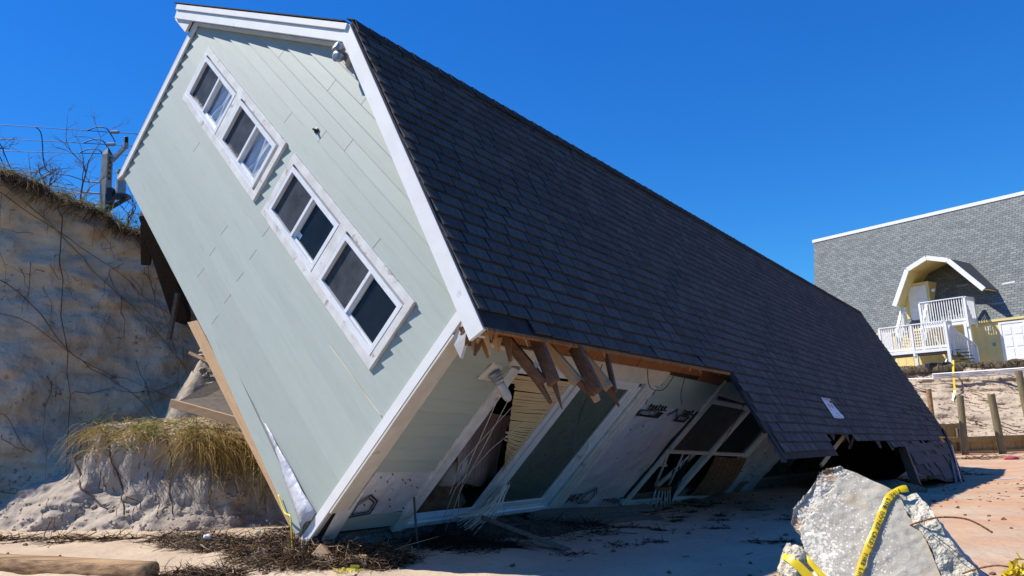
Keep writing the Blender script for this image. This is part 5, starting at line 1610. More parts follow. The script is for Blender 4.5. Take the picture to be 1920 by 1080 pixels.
# decks, rails and stairs
def railing(p0, p1, h, par, nbal, name='railing', z_up=True):
    """top rail, bottom rail, posts and separate balusters between two floor points"""
    p0 = Vector(p0); p1 = Vector(p1); up = Vector((0, 0, 1))
    r_ = MB().beam(p0 + up * h, p1 + up * h, .14, .045).beam(p0 + up * .10, p1 + up * .10, .05, .13).build(name, M['nwhite'], par)
    for q_ in (p0, p1):
        MB().beam(q_ - up * .3, q_ + up * (h - .03), .11, .11, (0, 1, 0)).build('post', M['nwhite'], r_)
    for k in range(nbal):
        t = (k + 1) / (nbal + 1); q_ = p0.lerp(p1, t)
        MB().beam(q_ + up * .05, q_ + up * (h - .02), .04, .04, (0, 1, 0)).build('baluster', M['nwhite'], r_)
    return r_
ud = MB().box(-3.1, -.80, -1.20, .0, 2.14, 2.28).build('upper_deck', M['nwhite'], nh)
railing((-3.05, -1.17, 2.28), (-.86, -1.17, 2.28), 1.25, nh, 17)
railing((-.86, -1.10, 2.28), (-.86, -.05, 2.28), 1.25, nh, 7)
lo = MB().box(-4.75, -1.35, -2.6, -1.25, .80, .95).build('lower_deck', M['nwhite'], nh)
MB().box(-4.7, -1.4, -2.55, -1.3, .70, .80).build('deck_frame', M['greywood'], nh)
railing((-4.70, -2.55, .95), (-3.06, -2.55, .95), 1.35, nh, 13)
railing((-3.06, -2.552, .95), (-1.40, -2.55, .95), 1.35, nh, 13)
railing((-4.70, -2.45, .95), (-4.70, -1.3, .95), 1.35, nh, 8)
railing((-1.40, -2.45, .95), (-1.40, -1.9, .95), 1.35, nh, 4)
for x, y in ((-1.40, -2.55), (-4.7, -2.55), (-3.0, -2.5), (-1.0, -1.15), (-.86, -1.1)):
    MB().beam((x, y, -1.2), (x, y, .85 if y < -2 else 2.2), .13, .13, (0, 1, 0)).build('deck_post', M['nwhite'], nh)
for k in range(8):                                   # upper flight, lower deck to the door landing
    MB().box(-4.35, -3.2, -1.25 + .14 * k, -1.02 + .14 * k, .95 + .17 * k, 1.0 + .17 * k).build('stair_tread', M['nyellow'], nh)
railing((-4.42, -1.2, 1.0), (-4.42, -.1, 2.4), 1.15, nh, 9, 'stair_railing')
railing((-3.12, -1.2, 1.0), (-3.12, -.1, 2.4), 1.15, nh, 9, 'stair_railing')
for k in range(6):                                   # lower flight to the ground, right of the deck
    MB().box(-1.32, -.72, -2.2 + .20 * k, -1.96 + .20 * k, .80 - .16 * k, .84 - .16 * k).build('stair_tread', M['greywood'], nh)
railing((-1.30, -2.2, .85), (-.72, -1.0, -.15), 1.15, nh, 12, 'stair_railing')
for k in range(6):
    MB().box(-2.35, -1.6, -.9 + .20 * k, -.66 + .20 * k, .05 + .15 * k, .09 + .15 * k).build('stair_tread', M['greywood'], nh)
MB().hexa([(-2.42, -.95, -.1), (-2.36, -.95, -.1), (-2.36, .2, .8), (-2.42, .2, .8), (-2.42, -.95, .1), (-2.36, -.95, .1), (-2.36, .2, 1.0), (-2.42, .2, 1.0)]).build('stair_stringer', M['nwhite'], nh)
for p in ((-1.5, -.9), (-2.2, -.7)):                 # deck chair shapes behind the upper rail
    m = MB(); m.beam((p[0] - .2, p[1], 2.3), (p[0] + .1, p[1], 3.3), .04, .04).beam((p[0] + .25, p[1], 2.3), (p[0] - .1, p[1], 3.3), .04, .04).box(p[0] - .25, p[0] + .25, p[1] - .2, p[1] + .2, 2.72, 2.76).box(p[0] - .22, p[0] + .22, p[1] + .2, p[1] + .24, 2.76, 3.4)
    tagprops(m.build('folding_chair', M['blackplastic'], None, NM), 'dark folding chair on the far house upper deck, %s' % ('nearer the right rail' if p[0] > -2 else 'nearer the door'), 'chair')
# pale patches where shingle tabs are missing
for a, s in ((-.2, 2.1), (.2, .9), (2.0, 2.4), (-1.1, 6.6)):
    MB().hexa([nroof(a, s, .01), nroof(a - .6, s + .02, .01), nroof(a - .6, s + .13, .01), nroof(a, s + .11, .01), nroof(a, s, .016), nroof(a - .6, s + .02, .016), nroof(a - .6, s + .13, .016), nroof(a, s + .11, .016)]).build('bare_patch', M['transformer'], nh)

# soil lip, roots and rubbish on the far bank
m = MB()
for i in range(2200):
    a = rs.uniform(-6, 9); o = 3.2 + rs.gauss(0, .35)
    p = nb(a, o, rs.uniform(-.15, .05))
    if rs.random() < .35: blade(m, p, rs.uniform(.1, .4), (rs.gauss(0, .6), rs.gauss(-.3, .5)), rs.choice(STRAW + GREEN), .03, .8)
    else: blade(m, p, rs.uniform(.2, .6), (rs.gauss(-.4, .5), rs.gauss(-.6, .4)), rs.choice([(.06, .04, .025), (.10, .065, .035), (.04, .03, .02)]), .035, 2.2)
wthing(m, 'bank_grass', M['grass'], 'dry grass and dark rootlets along the far bank top', 'grass', kind='stuff')
vs = []; fs = []
for i in range(120):
    a = -9 + i * .16
    for k, (o, z) in enumerate(((2.2, .03), (3.2, .10), (3.62, -.05), (3.72, -.32 - .2 * noise.noise((a * .9, 0, 0))), (3.35, -.45))):
        vs.append(nb(a, o + .5 * noise.noise((a * .35, 1, 0)) + .25 * noise.noise((a * 1.3, 2, 0)) + .12 * noise.noise((a * 3, k, 0)), z + .1 * noise.noise((a * 2.2, k, 3))))
for i in range(119):
    for k in range(4): fs.append((i * 5 + k, i * 5 + k + 1, (i + 1) * 5 + k + 1, (i + 1) * 5 + k))
tagprops(link('bank_topsoil', MB().add(vs, fs).mesh('bank_topsoil', True), M['soil']), kind='structure')
m = MB()
for i in range(260):
    a = rs.uniform(-7, 6); t = rs.uniform(.05, .95)
    L1 = abs(rs.gauss(.7, .5)); p = nb(a, 3.75 + 3.6 * (1 - t) ** 1.25, -3.75 + 3.65 * t ** .92)
    pth = [p + Vector((0, 0, .05))]
    for k in range(5): pth.append(pth[-1] + (-NU * rs.gauss(.6, .4) + NN * rs.gauss(.05, .1) + Vector((0, 0, rs.gauss(-.22, .12)))) * L1 / 5)
    m.tube(pth, .016 * rs.uniform(.5, 1.4), 4)
wthing(m, 'bank_roots', M['root'], 'dark roots lying in streaks over the far bank', 'root', kind='stuff')
# pipes laid along the bank top
pe = []
for k in range(4):
    a0 = nb(4.6 - .02 * k, 4.35 + .05 * k, -.55 + .02 * k)
    pts = [a0 + Vector((0, 0, -1.75)) - NN * -.15, a0 + Vector((0, 0, -1.0)) + NN * .05, a0 + Vector((0, 0, -.25)), a0 - NU * .45 + Vector((0, 0, .0)), a0 - NU * 3 + Vector((0, 0, -.06 + .05 * k)), nb(-3.2, 4.4 + .1 * k, -.55 + .08 * k), nb(-9, 4.4, -.5 + .1 * k)]
    if k: pts = pts[4:]
    wthing(MB().tube(pts, .03, 8), 'plastic_pipe', M['pvc'], ['white pipe bent down over the far bank at its left end', 'uppermost straight white pipe along the far bank', 'middle straight white pipe along the far bank', 'lowest straight white pipe along the far bank'][k], 'pipe', smooth=True)
for pts, lb in (([nb(4.1, 3.9, -.6), nb(2.9, 5.0, -2.3), nb(2.85, 5.0, -2.6)], 'dark limb slanting from the bent pipe to the round post'),
                ([nb(2.55, 5.3, -2.9), nb(1.9, 6.3, -3.6), nb(2.1, 6.6, -3.9)], 'dark bent limb on the lower far bank')):
    wthing(MB().tube(pts, [.035, .03, .02], 6), 'dead_limb', M['twig'], lb, 'limb')
tp = MB()
pts = [nb(1.0, 3.3, .25), nb(.65, 4.4, -.45), nb(.6, 4.6, -1.2), nb(.7, 5.0, -2.0), nb(1.0, 5.6, -2.7), nb(1.1, 6.2, -3.2), nb(.85, 6.6, -3.75), nb(.8, 6.8, -3.95)]
tp.ribbon(pts, [.09] * 8, side=NU); 
for k in range(10):
    c = nb(.85, 6.7, -3.7) + Vector((rs.gauss(0, .12), rs.gauss(0, .1), rs.gauss(0, .12))); tp.ribbon([c, c + Vector((rs.gauss(0, .2), rs.gauss(0, .1), rs.gauss(-.1, .2)))], [.08, .08])
wthing(tp, 'hazard_tape', M['yellowtape'], 'yellow tape hanging down the far bank behind the posts', 'tape')
for a, lb in ((1.9, 'left'), (1.3, 'right')):
    wthing(MB().box(-.22, .22, -.2, .2, -.25, .22), 'planter_pot', M['blackplastic'], 'black pot at the far bank edge, the %s one of two' % lb, 'pot', bevel=.03).location = nb(a, 3.6, -.05)

# round posts and plank retaining wall
POSTS = [((16.05, 28.6), 2.52, .10, 'slim round post nearest the roof edge'), ((17.15, 28.6), 2.23, .125, 'round treated post standing left before the plank wall'),
         ((18.60, 28.6), 2.24, .135, 'leaning round post in the middle of the plank wall'), ((19.85, 28.6), 3.08, .135, 'tall round post at the right picture edge')]
for i, ((x, y), h, r2, lb) in enumerate(POSTS):
    lean = [.0, .04, -.07, -.07][i]
    b = Vector((x, y, -1.5)); t = Vector((x + lean * h, y, -1.3 + h))
    wthing(MB().tube([b, b.lerp(t, .5), t, t + Vector((0, 0, .02))], [r2, r2, r2 * .97, r2 * .9], 16), 'round_post', M['post'] if i else M['logwood'], lb, 'post', 'posts of the plank wall', smooth=False)
pf = empty('plank_wall', loc=(17, 29.2, -1.3)); tagprops(pf, 'low yellow pine plank retaining wall at the foot of the far bank', 'retaining wall')
def pchild(o): o.parent = pf; o.matrix_parent_inverse = Matrix.Translation((-17, -29.2, 1.3))
for k in range(40):
    x = 14.2 + k * .22
    hgt = 1.15 if x < 17.3 else .62
    pchild(MB().box(x, x + .21, 29.12 + .01 * (k % 2), 29.17, -1.6, -1.3 + hgt + .01 * (k % 3)).build('plank', M['plank'], None))
pchild(MB().box(14.2, 24, 28.98, 29.11, -.86, -.66).build('rail', M['plank'], None))
pchild(MB().box(14.2, 24, 28.98, 29.11, -1.5, -1.20).build('rail', M['plank'], None))
pchild(MB().box(17.2, 17.35, 29.0, 29.18, -1.4, -.32).build('stub', M['greywood'], None))

# ================================================================== utility pole, equipment and wires
PX, PY = -12.66, 22.0
up_ = empty('utility_pole', loc=(PX, PY, 3.0)); tagprops(up_, 'square concrete utility pole with pyramid cap behind the dune', 'utility pole')
def uchild(o): o.parent = up_; o.matrix_parent_inverse = Matrix.Translation((-PX, -PY, -3.0)); return o
uc = MB()
R45 = radians(28)
def sq(r, z): return [(PX + r * cos(R45 + k * pi / 2), PY + r * sin(R45 + k * pi / 2), z) for k in range(4)]
uc.add(sq(.20, 2.5) + sq(.155, 9.45) + sq(.03, 9.70), [(0, 1, 5, 4), (1, 2, 6, 5), (2, 3, 7, 6), (3, 0, 4, 7), (4, 5, 9, 8), (5, 6, 10, 9), (6, 7, 11, 10), (7, 4, 8, 11), (8, 9, 10, 11)])
uchild(uc.build('shaft', M['concrete'], None))
# number tag on the pole: yellow figures reading downwards
face_n = Vector((cos(R45 + pi / 4 - pi / 2), sin(R45 + pi / 4 - pi / 2), 0))
for k, chx in enumerate('27N0'):
    me = text_mesh(chx, .14); o = link('figure', me, M['yellowtape'])
    right = Vector((-face_n.y, face_n.x, 0))
    o.matrix_world = frame_matrix(Vector((PX, PY, 0)) + face_n * .128 - right * .05 + Vector((0, 0, 9.18 - .17 * k)), right, (0, 0, 1))
    mw = o.matrix_world.copy(); uchild(o); o.matrix_world = mw
uchild(MB().beam(Vector((PX, PY, 0)) + face_n * .112 + Vector((0, 0, 8.62)), Vector((PX, PY, 0)) + face_n * .112 + Vector((0, 0, 9.36)), .10, .02, face_n).build('number_plate', M['blackplastic'], None))
uchild(MB().beam((PX + .15, PY, 9.25), (PX + .62, PY - .1, 9.68), .10, .10).tube([(PX + .62, PY - .1, 9.62), (PX + .62, PY - .1, 9.78)], .08, 10).build('bracket_arm', M['transformer'], None))
ins = MB()
for k in range(4): ins.lathe((PX + .62, PY - .1, 9.78 + .055 * k), (0, 0, 1), [(0, .06), (.02, .075), (.045, .05)], 10)
uchild(ins.build('insulator', M['blackplastic'], None))
tr = uchild(MB().lathe((PX + .58, PY - .2, 8.05), (0, 0, 1), [(0, .11), (.05, .15), (.45, .15), (.48, .10), (.52, .12), (.70, .12), (.72, .14), (.80, .14), (.82, .08)], 14).build('cutout_canister', M['transformer'], None))
uchild(MB().box(PX + .2, PX + .85, PY - .35, PY - .05, 7.95, 8.06).build('equipment_bracket', M['wire'], None))
uchild(MB().beam((PX + .1, PY - .2, 7.55), (PX + .8, PY - .2, 7.95), .10, .10).build('equipment_brace', M['wire'], None))
uchild(MB().box(PX + .25, PX + .42, PY - .4, PY - .2, 7.75, 8.25).build('switch_box', M['wire'], None))
for z in (8.50, 8.15, 7.80):
    uchild(MB().tube([(PX - .1, PY - .15, z), (PX - .55, PY - .25, z + .03)], .025, 6).build('side_arm', M['transformer'], None))
uchild(MB().lathe((PX - .52, PY - .25, 7.42), (0, 0, 1), [(0, .04), (.05, .06), (.22, .06), (.25, .03)], 8).build('arrester', M['wire'], None))
WL = [('uppermost overhead wire running left from the pole', 10.53, 10.10, 9.75), ('middle overhead wire running left from the pole', 10.19, 9.80, 9.40), ('lowest overhead wire running left from the pole', 9.89, 9.60, 9.20)]
for k, (lb, za, zb, zc) in enumerate(WL):
    off = -.35 + .35 * k
    pts = []
    for i in range(15):
        t = i / 14
        x = -30 + (PX + .3 * (2 - k) - .2 + 30) * t
        z = zb + (za - zb) * (PX - x) / 3.5 - .10 * sin(t * pi)
        pts.append((x, PY + off, z))
    e = Vector(pts[-1])
    pts += [e + Vector((.6, 0, -.06)), e + Vector((1.4, .2, -.30)), e + Vector((5.0, 1.0, -1.4))]
    wthing(MB().tube(pts, .011, 5), 'overhead_wire', M['wire'], lb, 'wire', 'overhead wires')
    c = Vector(pts[14]) + Vector((-.15, 0, .02))
    uchild(MB().lathe(c, (1, 0, -.05), [(0, .025), (.03, .055), (.25, .055), (.28, .025)], 8).build('wire_connector', M['transformer'], None))
    j = [c + Vector((-.75, 0, .06)), c + Vector((-.45, 0, .17)), c + Vector((-.15, 0, .13)), c + Vector((.0, 0, -.05)), c + Vector((.2, -.05, -.35))]
    wthing(MB().tube(smooth_path(j), .017, 5), 'jumper_cable', M['wire'], ['jumper loop over the uppermost wire clamp', 'jumper loop over the middle wire clamp', 'jumper loop over the lowest wire clamp'][k], 'cable')
    d0 = Vector(pts[11 + (k == 0)]) if k else Vector(pts[12])
    d1 = Vector((PX - .5, PY - .25, (8.53, 8.18, 7.83)[k]))
    q_ = [d0, d0 + Vector((.22, 0, -.25)), d0.lerp(d1, .35) + Vector((-.15, 0, -.75)), d0.lerp(d1, .7) + Vector((0, 0, -.35)), d1]
    wthing(MB().tube(smooth_path(q_), .016, 5), 'drop_cable', M['wire'], ['drop cable curving from the uppermost wire to the pole', 'drop cable curving from the middle wire to the pole', 'drop cable curving from the lowest wire to the pole'][k], 'cable', smooth=True)

# ================================================================== concrete chunk in the foreground
def face_pt(u, v): return u, v
FN = Vector((-.42, -.80, .43)).normalized()
FO = Vector((1.75, 3.85, .55))
FX = Vector((FN.y, -FN.x, 0)).normalized() * -1       # to the right along the face
FY = FN.cross(FX).normalized()
if FY.z < 0: FY = -FY
# outline measured on the face plane (metres right, metres up from FO)
OUT = [(-.360, .030), (-.340, .115), (-.285, .185), (-.215, .275), (-.165, .340), (-.100, .352), (-.06, .315), (-.015, .298), (.05, .262), (.115, .228), (.165, .198), (.185, .150)]
RIGHT = [(.185, .150), (.20, .085), (.245, .015), (.275, -.06), (.300, -.155), (.325, -.25), (.37, -.62)]
LEFT = [(-.36, -.62), (-.315, -.30), (-.30, -.18), (-.293, -.10), (-.305, -.03)]
poly = OUT + RIGHT[1:] + LEFT
def f3(x, y, d=0.0): return FO + FX * x + FY * y + FN * d
bm = bmesh.new()
vf = [bm.verts.new(f3(x, y)) for x, y in poly]
nF = len(vf)
depth = -.42
vb = [bm.verts.new(f3(x * .93 + .06, y * .92 - .02, depth + .07 * noise.noise((x * 5, y * 5, 1)))) for x, y in poly]
bm.faces.new(vf).material_index = 0
bm.faces.new(vb[::-1]).material_index = 1
for i in range(nF):
    fc = bm.faces.new([vf[i], vb[i], vb[(i + 1) % nF], vf[(i + 1) % nF]]); fc.material_index = 1
bmesh.ops.recalc_face_normals(bm, faces=bm.faces)
bmesh.ops.triangulate(bm, faces=bm.faces)
for it in range(5):
    ed = [e for e in bm.edges if e.calc_length() > .028]
    if ed: bmesh.ops.subdivide_edges(bm, edges=ed, cuts=1, use_grid_fill=False)
    bmesh.ops.triangulate(bm, faces=[f_ for f_ in bm.faces if len(f_.verts) > 3])
bm.normal_update()
for v in bm.verts:
    rel = v.co - FO; dn = rel.dot(FN); x = rel.dot(FX); y = rel.dot(FY)
    k = fbm(v.co.x * 9, v.co.y * 9, v.co.z * 9, .8, 4)
    if dn < -.002:
        v.co += v.normal * (k * .022)
    else:
        # upper-left strip broken lower than the cast face
        e = (-x * .78 + y * .62) - .245
        if e > 0: v.co += FN * (-.035 - .10 * min(e, .15) + k * .02)
        v.co += FN * (noise.noise((x * 4, y * 4, 0)) * .012 + noise.noise((x * 13, y * 13, 3)) * .006 + noise.noise((x * 30, y * 30, 0)) * .004)
for f_ in bm.faces:
    c = f_.calc_center_median() - FO
    if (-c.dot(FX) * .78 + c.dot(FY) * .62) - .245 + .012 * noise.noise(f_.calc_center_median() * 14) > 0: f_.material_index = 2
me = bpy.data.meshes.new('concrete_chunk'); bm.to_mesh(me); bm.free()

def aggregate():
    m, nt, N, L, P = _new('exposed_aggregate_concrete')
    tc = N.new('ShaderNodeTexCoord')
    vo = N.new('ShaderNodeTexVoronoi'); vo.inputs['Scale'].default_value = 54; vo.inputs['Randomness'].default_value = 1
    L.new(tc.outputs['Object'], vo.inputs['Vector'])
    nz = N.new('ShaderNodeTexNoise'); nz.inputs['Scale'].default_value = 5; nz.inputs['Detail'].default_value = 4; L.new(tc.outputs['Object'], nz.inputs['Vector'])
    # pebbles denser to the left and top of the slab
    sx = N.new('ShaderNodeSeparateXYZ'); L.new(tc.outputs['Object'], sx.inputs[0])
    dn = N.new('ShaderNodeMapRange'); dn.inputs['From Min'].default_value = 2.02; dn.inputs['From Max'].default_value = 1.55
    dn.inputs['To Min'].default_value = .05; dn.inputs['To Max'].default_value = .50; L.new(sx.outputs['X'], dn.inputs['Value'])
    ad = N.new('ShaderNodeMath'); ad.operation = 'MULTIPLY'; L.new(dn.outputs[0], ad.inputs[0]); 
    mr0 = N.new('ShaderNodeMapRange'); mr0.inputs['From Min'].default_value = .3; mr0.inputs['From Max'].default_value = .65; mr0.inputs['To Min'].default_value = .35; mr0.inputs['To Max'].default_value = 1.35
    L.new(nz.outputs['Fac'], mr0.inputs['Value']); L.new(mr0.outputs[0], ad.inputs[1])
    lt1 = N.new('ShaderNodeMath'); lt1.operation = 'LESS_THAN'; L.new(vo.outputs['Distance'], lt1.inputs[0]); L.new(ad.outputs[0], lt1.inputs[1])
    vo2 = N.new('ShaderNodeTexVoronoi'); vo2.inputs['Scale'].default_value = 130; L.new(tc.outputs['Object'], vo2.inputs['Vector'])
    ad2 = N.new('ShaderNodeMath'); ad2.operation = 'MULTIPLY'; L.new(ad.outputs[0], ad2.inputs[0]); ad2.inputs[1].default_value = .9
    lt2 = N.new('ShaderNodeMath'); lt2.operation = 'LESS_THAN'; L.new(vo2.outputs['Distance'], lt2.inputs[0]); L.new(ad2.outputs[0], lt2.inputs[1])
    lt = N.new('ShaderNodeMath'); lt.operation = 'MAXIMUM'; L.new(lt1.outputs[0], lt.inputs[0]); L.new(lt2.outputs[0], lt.inputs[1])
    n2 = N.new('ShaderNodeTexNoise'); n2.inputs['Scale'].default_value = 22; n2.inputs['Detail'].default_value = 8; L.new(tc.outputs['Object'], n2.inputs['Vector'])
    base = N.new('ShaderNodeMix'); base.data_type = 'RGBA'; base.inputs['A'].default_value = (.35, .315, .25, 1); base.inputs['B'].default_value = (.50, .45, .365, 1)
    L.new(n2.outputs['Fac'], base.inputs['Factor'])
    # rust bloom
    n3 = N.new('ShaderNodeTexNoise'); n3.inputs['Scale'].default_value = 3.2; n3.inputs['Detail'].default_value = 5; L.new(tc.outputs['Object'], n3.inputs['Vector'])
    r3 = N.new('ShaderNodeMapRange'); r3.inputs['From Min'].default_value = .62; r3.inputs['From Max'].default_value = .76; L.new(n3.outputs['Fac'], r3.inputs['Value'])
    mr = N.new('ShaderNodeMix'); mr.data_type = 'RGBA'; L.new(r3.outputs[0], mr.inputs['Factor']); L.new(base.outputs['Result'], mr.inputs['A']); mr.inputs['B'].default_value = (.48, .30, .14, 1)
    mx = N.new('ShaderNodeMix'); mx.data_type = 'RGBA'; L.new(lt.outputs[0], mx.inputs['Factor']); L.new(mr.outputs['Result'], mx.inputs['A']); mx.inputs['B'].default_value = (.72, .66, .54, 1)
    L.new(mx.outputs['Result'], P.inputs['Base Color']); P.inputs['Roughness'].default_value = .92
    bp = N.new('ShaderNodeBump'); bp.inputs['Strength'].default_value = .8; bp.inputs['Distance'].default_value = .008
    sm = N.new('ShaderNodeMath'); sm.operation = 'ADD'; L.new(lt.outputs[0], sm.inputs[0]); L.new(n2.outputs['Fac'], sm.inputs[1])
    L.new(sm.outputs[0], bp.inputs['Height']); L.new(bp.outputs[0], P.inputs['Normal'])
    return m
M['aggregate'] = aggregate()
M['fracture'] = mat('coquina_fracture', (.62, .56, .43), (.52, .46, .34), 9, .95, .9, 45, c3=(.46, .24, .08), s3=5, t3=(.60, .74), bdist=.03)
M['castside'] = mat('smooth_cast_concrete', (.40, .39, .38), (.31, .305, .30), 4, .85, .4, 40, c3=(.22, .21, .21), s3=8, t3=(.58, .72), bdist=.008)
M['palefracture'] = mat('pale_rusty_fracture', (.58, .55, .49), (.46, .43, .38), 14, .95, .9, 60, c3=(.52, .33, .16), s3=9, t3=(.52, .66), bdist=.03)
chunk = link('concrete_chunk', me, [M['aggregate'], M['fracture'], M['palefracture']])
tagprops(chunk, 'broken concrete slab with pebbled face wrapped in yellow tape, lower right foreground', 'concrete')
me.polygons.foreach_set('use_smooth', [False] * len(me.polygons))
# second piece: yellowish fractured edge with a smooth cast side behind the right of the slab
bm = bmesh.new()
E1 = [(.150, .200, -.02), (.20, .10, .015), (.255, .01, .03), (.285, -.08, .03), (.32, -.20, .02), (.40, -.62, .0)]
E2 = [(.250, .222, -.08), (.300, .15, -.04), (.325, .07, .0), (.36, -.01, .0), (.45, -.16, -.02), (.66, -.60, -.02)]
E3 = [(.275, .205, -.20), (.36, .10, -.26), (.45, -.02, -.32), (.54, -.13, -.36), (.65, -.27, -.42), (.95, -.62, -.5)]
E4 = [(.17, .10, -.30), (.22, .0, -.34), (.28, -.1, -.40), (.34, -.2, -.45), (.40, -.3, -.5), (.5, -.62, -.55)]
R_ = [[bm.verts.new(f3(*p)) for p in E] for E in (E1, E2, E3, E4)]
for ri in range(4):
    A_, B_ = R_[ri], R_[(ri + 1) % 4]
    for i in range(5):
        f_ = bm.faces.new([A_[i], A_[i + 1], B_[i + 1], B_[i]]); f_.material_index = (0, 1, 0, 0)[ri]
bm.faces.new([R_[k][0] for k in range(4)]).material_index = 0
bm.faces.new([R_[k][5] for k in range(3, -1, -1)]).material_index = 0
bmesh.ops.recalc_face_normals(bm, faces=bm.faces)
bmesh.ops.triangulate(bm, faces=bm.faces)
for it in range(5):
    ed = [e for e in bm.edges if e.calc_length() > .026]
    if ed: bmesh.ops.subdivide_edges(bm, edges=ed, cuts=1)
    bmesh.ops.triangulate(bm, faces=[f_ for f_ in bm.faces if len(f_.verts) > 3])
bm.normal_update()
for v in bm.verts:
    mi = [f_.material_index for f_ in v.link_faces]
    k = fbm(v.co.x * 8, v.co.y * 8, v.co.z * 8, .8, 4)
    v.co += v.normal * (k * (.026 if 0 in mi else .003))
me2 = bpy.data.meshes.new('cast_piece'); bm.to_mesh(me2); bm.free()
cp = link('cast_piece', me2, [M['fracture'], M['castside']], chunk, None)
# knob at the lower left
kb = blob(tuple(f3(-.345, -.22, -.05)), (.085, .09, .13), 12, .35, (30, 20)).build('broken_knob', M['fracture'], chunk, smooth=False)
# rebars
rbp = [f3(.19, .035, -.03), f3(.235, .038, .03), f3(.33, .060, .06), f3(.43, .058, .07), f3(.49, .035, .07), f3(.545, -.005, .07)]
MB().tube(smooth_path(rbp), .0045, 8).build('rebar', M['rust'], chunk, smooth=True, label='rusty rebar arching out to the right')
MB().tube(smooth_path([f3(.40, -.19, .03), f3(.47, -.165, .05), f3(.56, -.15, .06), f3(.66, -.175, .05), f3(.71, -.22, .04)]), .004, 8).build('rebar', M['rust'], chunk, smooth=True)
MB().tube([f3(.25, .03, .04), f3(.42, -.13, .06), f3(.60, -.28, .05)], .0018, 5).build('tie_wire', M['wire'], chunk)
# caution tape: an entangled strip down the face, a loop at lower left, a knot on the rebar
TP = [(.215, .225, -.01), (.165, .205, .012), (.120, .160, .016), (.085, .085, .018), (.045, -.01, .020), (.0, -.11, .022), (-.03, -.19, .022), (-.055, -.26, .022), (-.09, -.40, .02)]
tpath = smooth_path([f3(*p) for p in TP], 5)
tb = MB()
vs = []; fs = []
for i, p in enumerate(tpath):
    d = (tpath[min(i + 1, len(tpath) - 1)] - tpath[max(i - 1, 0)]).normalized()
    sd_ = d.cross(FN).normalized()
    w = .0170 + .0020 * sin(i * .9)
    for k in (-1, -.33, .33, 1): vs.append(p + sd_ * w * k + FN * (.004 * cos(k * 1.5) + .002 * sin(i * .7 + k)))
for i in range(len(tpath) - 1):
    for k in range(3): fs.append((i * 4 + k, i * 4 + k + 1, (i + 1) * 4 + k + 1, (i + 1) * 4 + k))
tape = tb.add(vs, fs).build('caution_tape', M['yellowtape'], None, None, True, 'yellow fire line tape stretched down the face of the concrete slab', 'tape')
tlen = [0]
for i in range(1, len(tpath)): tlen.append(tlen[-1] + (tpath[i] - tpath[i - 1]).length)
def on_tape(dist):
    for i in range(1, len(tpath)):
        if tlen[i] >= dist: break
    t = (dist - tlen[i - 1]) / max(1e-6, tlen[i] - tlen[i - 1]); d = (tpath[i] - tpath[i - 1]).normalized()
    return tpath[i - 1].lerp(tpath[i], t), d
def tape_text(body, start, size, step):
    x = start
    for chx in body:
        if chx != ' ':
            p, d = on_tape(x)
            me_ = text_mesh(chx, size); 
            sd_ = FN.cross(d).normalized()
            o = link('letter', me_, M['ink'], tape)
            o.matrix_local = frame_matrix(p + FN * .0075 - sd_ * size * .36, d, sd_)
        x += step * (.55 if chx in 'I ' else 1)
tape_text('FIRE LINE DO NOT CROSS', .045, .028, .0185)
tape_text('FIRE LINE DO NOT', .43, .028, .0185)
def tape_strip(name, pts, w, label, side_hint=None):
    pp = smooth_path(pts, 5); m = MB(); vs = []; fs = []
    for i, p in enumerate(pp):
        d = (pp[min(i + 1, len(pp) - 1)] - pp[max(i - 1, 0)]).normalized(); s_ = d.cross(FN).normalized()
        for k in (-1, 0, 1): vs.append(p + s_ * w * k + FN * .004 * (1 - abs(k)))
    for i in range(len(pp) - 1):
        for k in range(2): fs.append((i * 3 + k, i * 3 + k + 1, (i + 1) * 3 + k + 1, (i + 1) * 3 + k))
    return wthing(m.add(vs, fs), name, M['yellowtape'], label, 'tape', smooth=True)
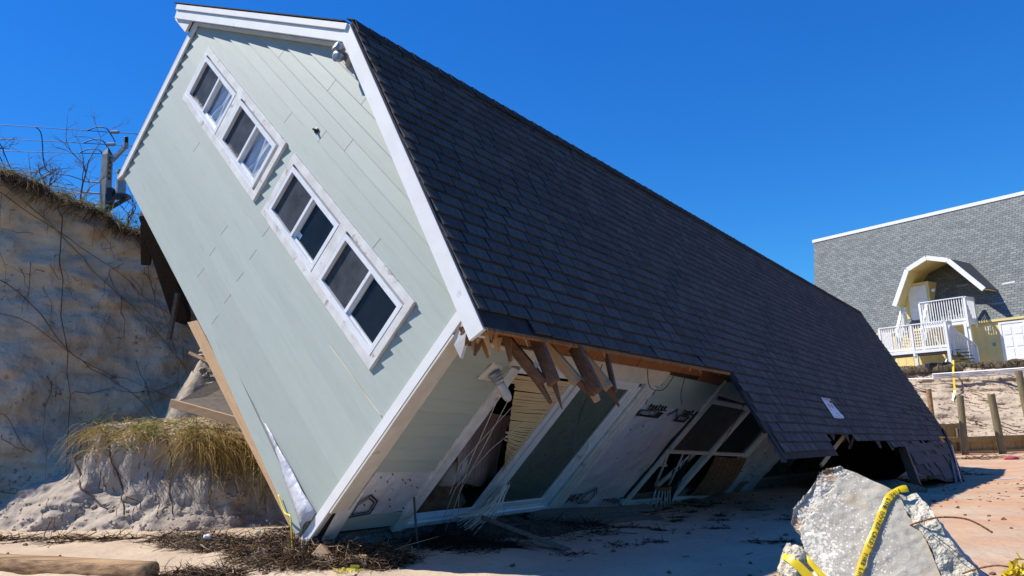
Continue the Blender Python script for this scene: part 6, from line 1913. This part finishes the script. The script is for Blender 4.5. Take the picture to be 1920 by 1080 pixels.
tape_strip('caution_tape', [f3(-.315, -.13, -.02), f3(-.28, -.16, .02), f3(-.24, -.21, .025), f3(-.20, -.25, .025), f3(-.12, -.34, .022)], .013, 'upper thin band of yellow tape round the lower left of the concrete')
tape_strip('caution_tape', [f3(-.39, -.15, .02), f3(-.345, -.185, .05), f3(-.29, -.235, .045), f3(-.22, -.31, .03), f3(-.15, -.40, .03)], .022, 'wide yellow tape band over the broken knob at lower left')
kt = MB()
for c, n_ in ((f3(.62, -.17, .07), 26), (f3(.70, -.20, .06), 16)):
    for k in range(n_):
        p = c + Vector((rs.gauss(0, .020), rs.gauss(0, .02), rs.gauss(-.01, .022)))
        pth = [p]
        for j in range(4): pth.append(pth[-1] + Vector((rs.gauss(0, .014), rs.gauss(0, .014), rs.gauss(0, .014))))
        kt.ribbon(pth, [.012, .016, .016, .014, .010], side=(rs.gauss(0, 1), rs.gauss(0, 1), rs.gauss(0, 1)))
wthing(kt, 'tape_knot', M['yellowtape'], 'crumpled knot of yellow tape tied to the lower rebar', 'tape')
# yellow cord at the near house corner
yc = [h2w(-.55, -.08, -.05), h2w(-.35, -.10, -.06), h2w(-.25, -.12, .0), h2w(-.12, -.12, -.08), h2w(.02, -.13, -.16)]
wthing(MB().tube(smooth_path(yc), .008, 6), 'yellow_cord', M['yellowcord'], 'yellow cord hanging at the near bottom corner of the gable wall', 'cord', smooth=True)
kt = MB()
for k in range(12):
    p = Vector((-1.42, 6.15, ground(-1.42, 6.15) + .03)) + Vector((rs.gauss(0, .06), rs.gauss(0, .03), abs(rs.gauss(0, .015))))
    kt.ribbon([p, p + Vector((rs.gauss(0, .04), rs.gauss(0, .03), rs.gauss(0, .01)))], [.02, .02])
wthing(kt, 'tape_scrap', M['yellowcord'], 'scrap of yellow tape on the lit sand below the wall corner', 'tape', kind='stuff')
wthing(blob((-2.28, 6.55, .22), (.03, .025, .02), 3, .4, (14, 10)), 'shell', M['fracture'], 'pale shell lump on the seaweed heap', 'shell', smooth=True)
wthing(blob((-3.02, 7.28, .08), (.035, .03, .02), 7, .5, (14, 10)), 'paper_scrap', M['paper'], 'pale crumpled scrap beside the driftwood timber end', 'scrap', smooth=True)
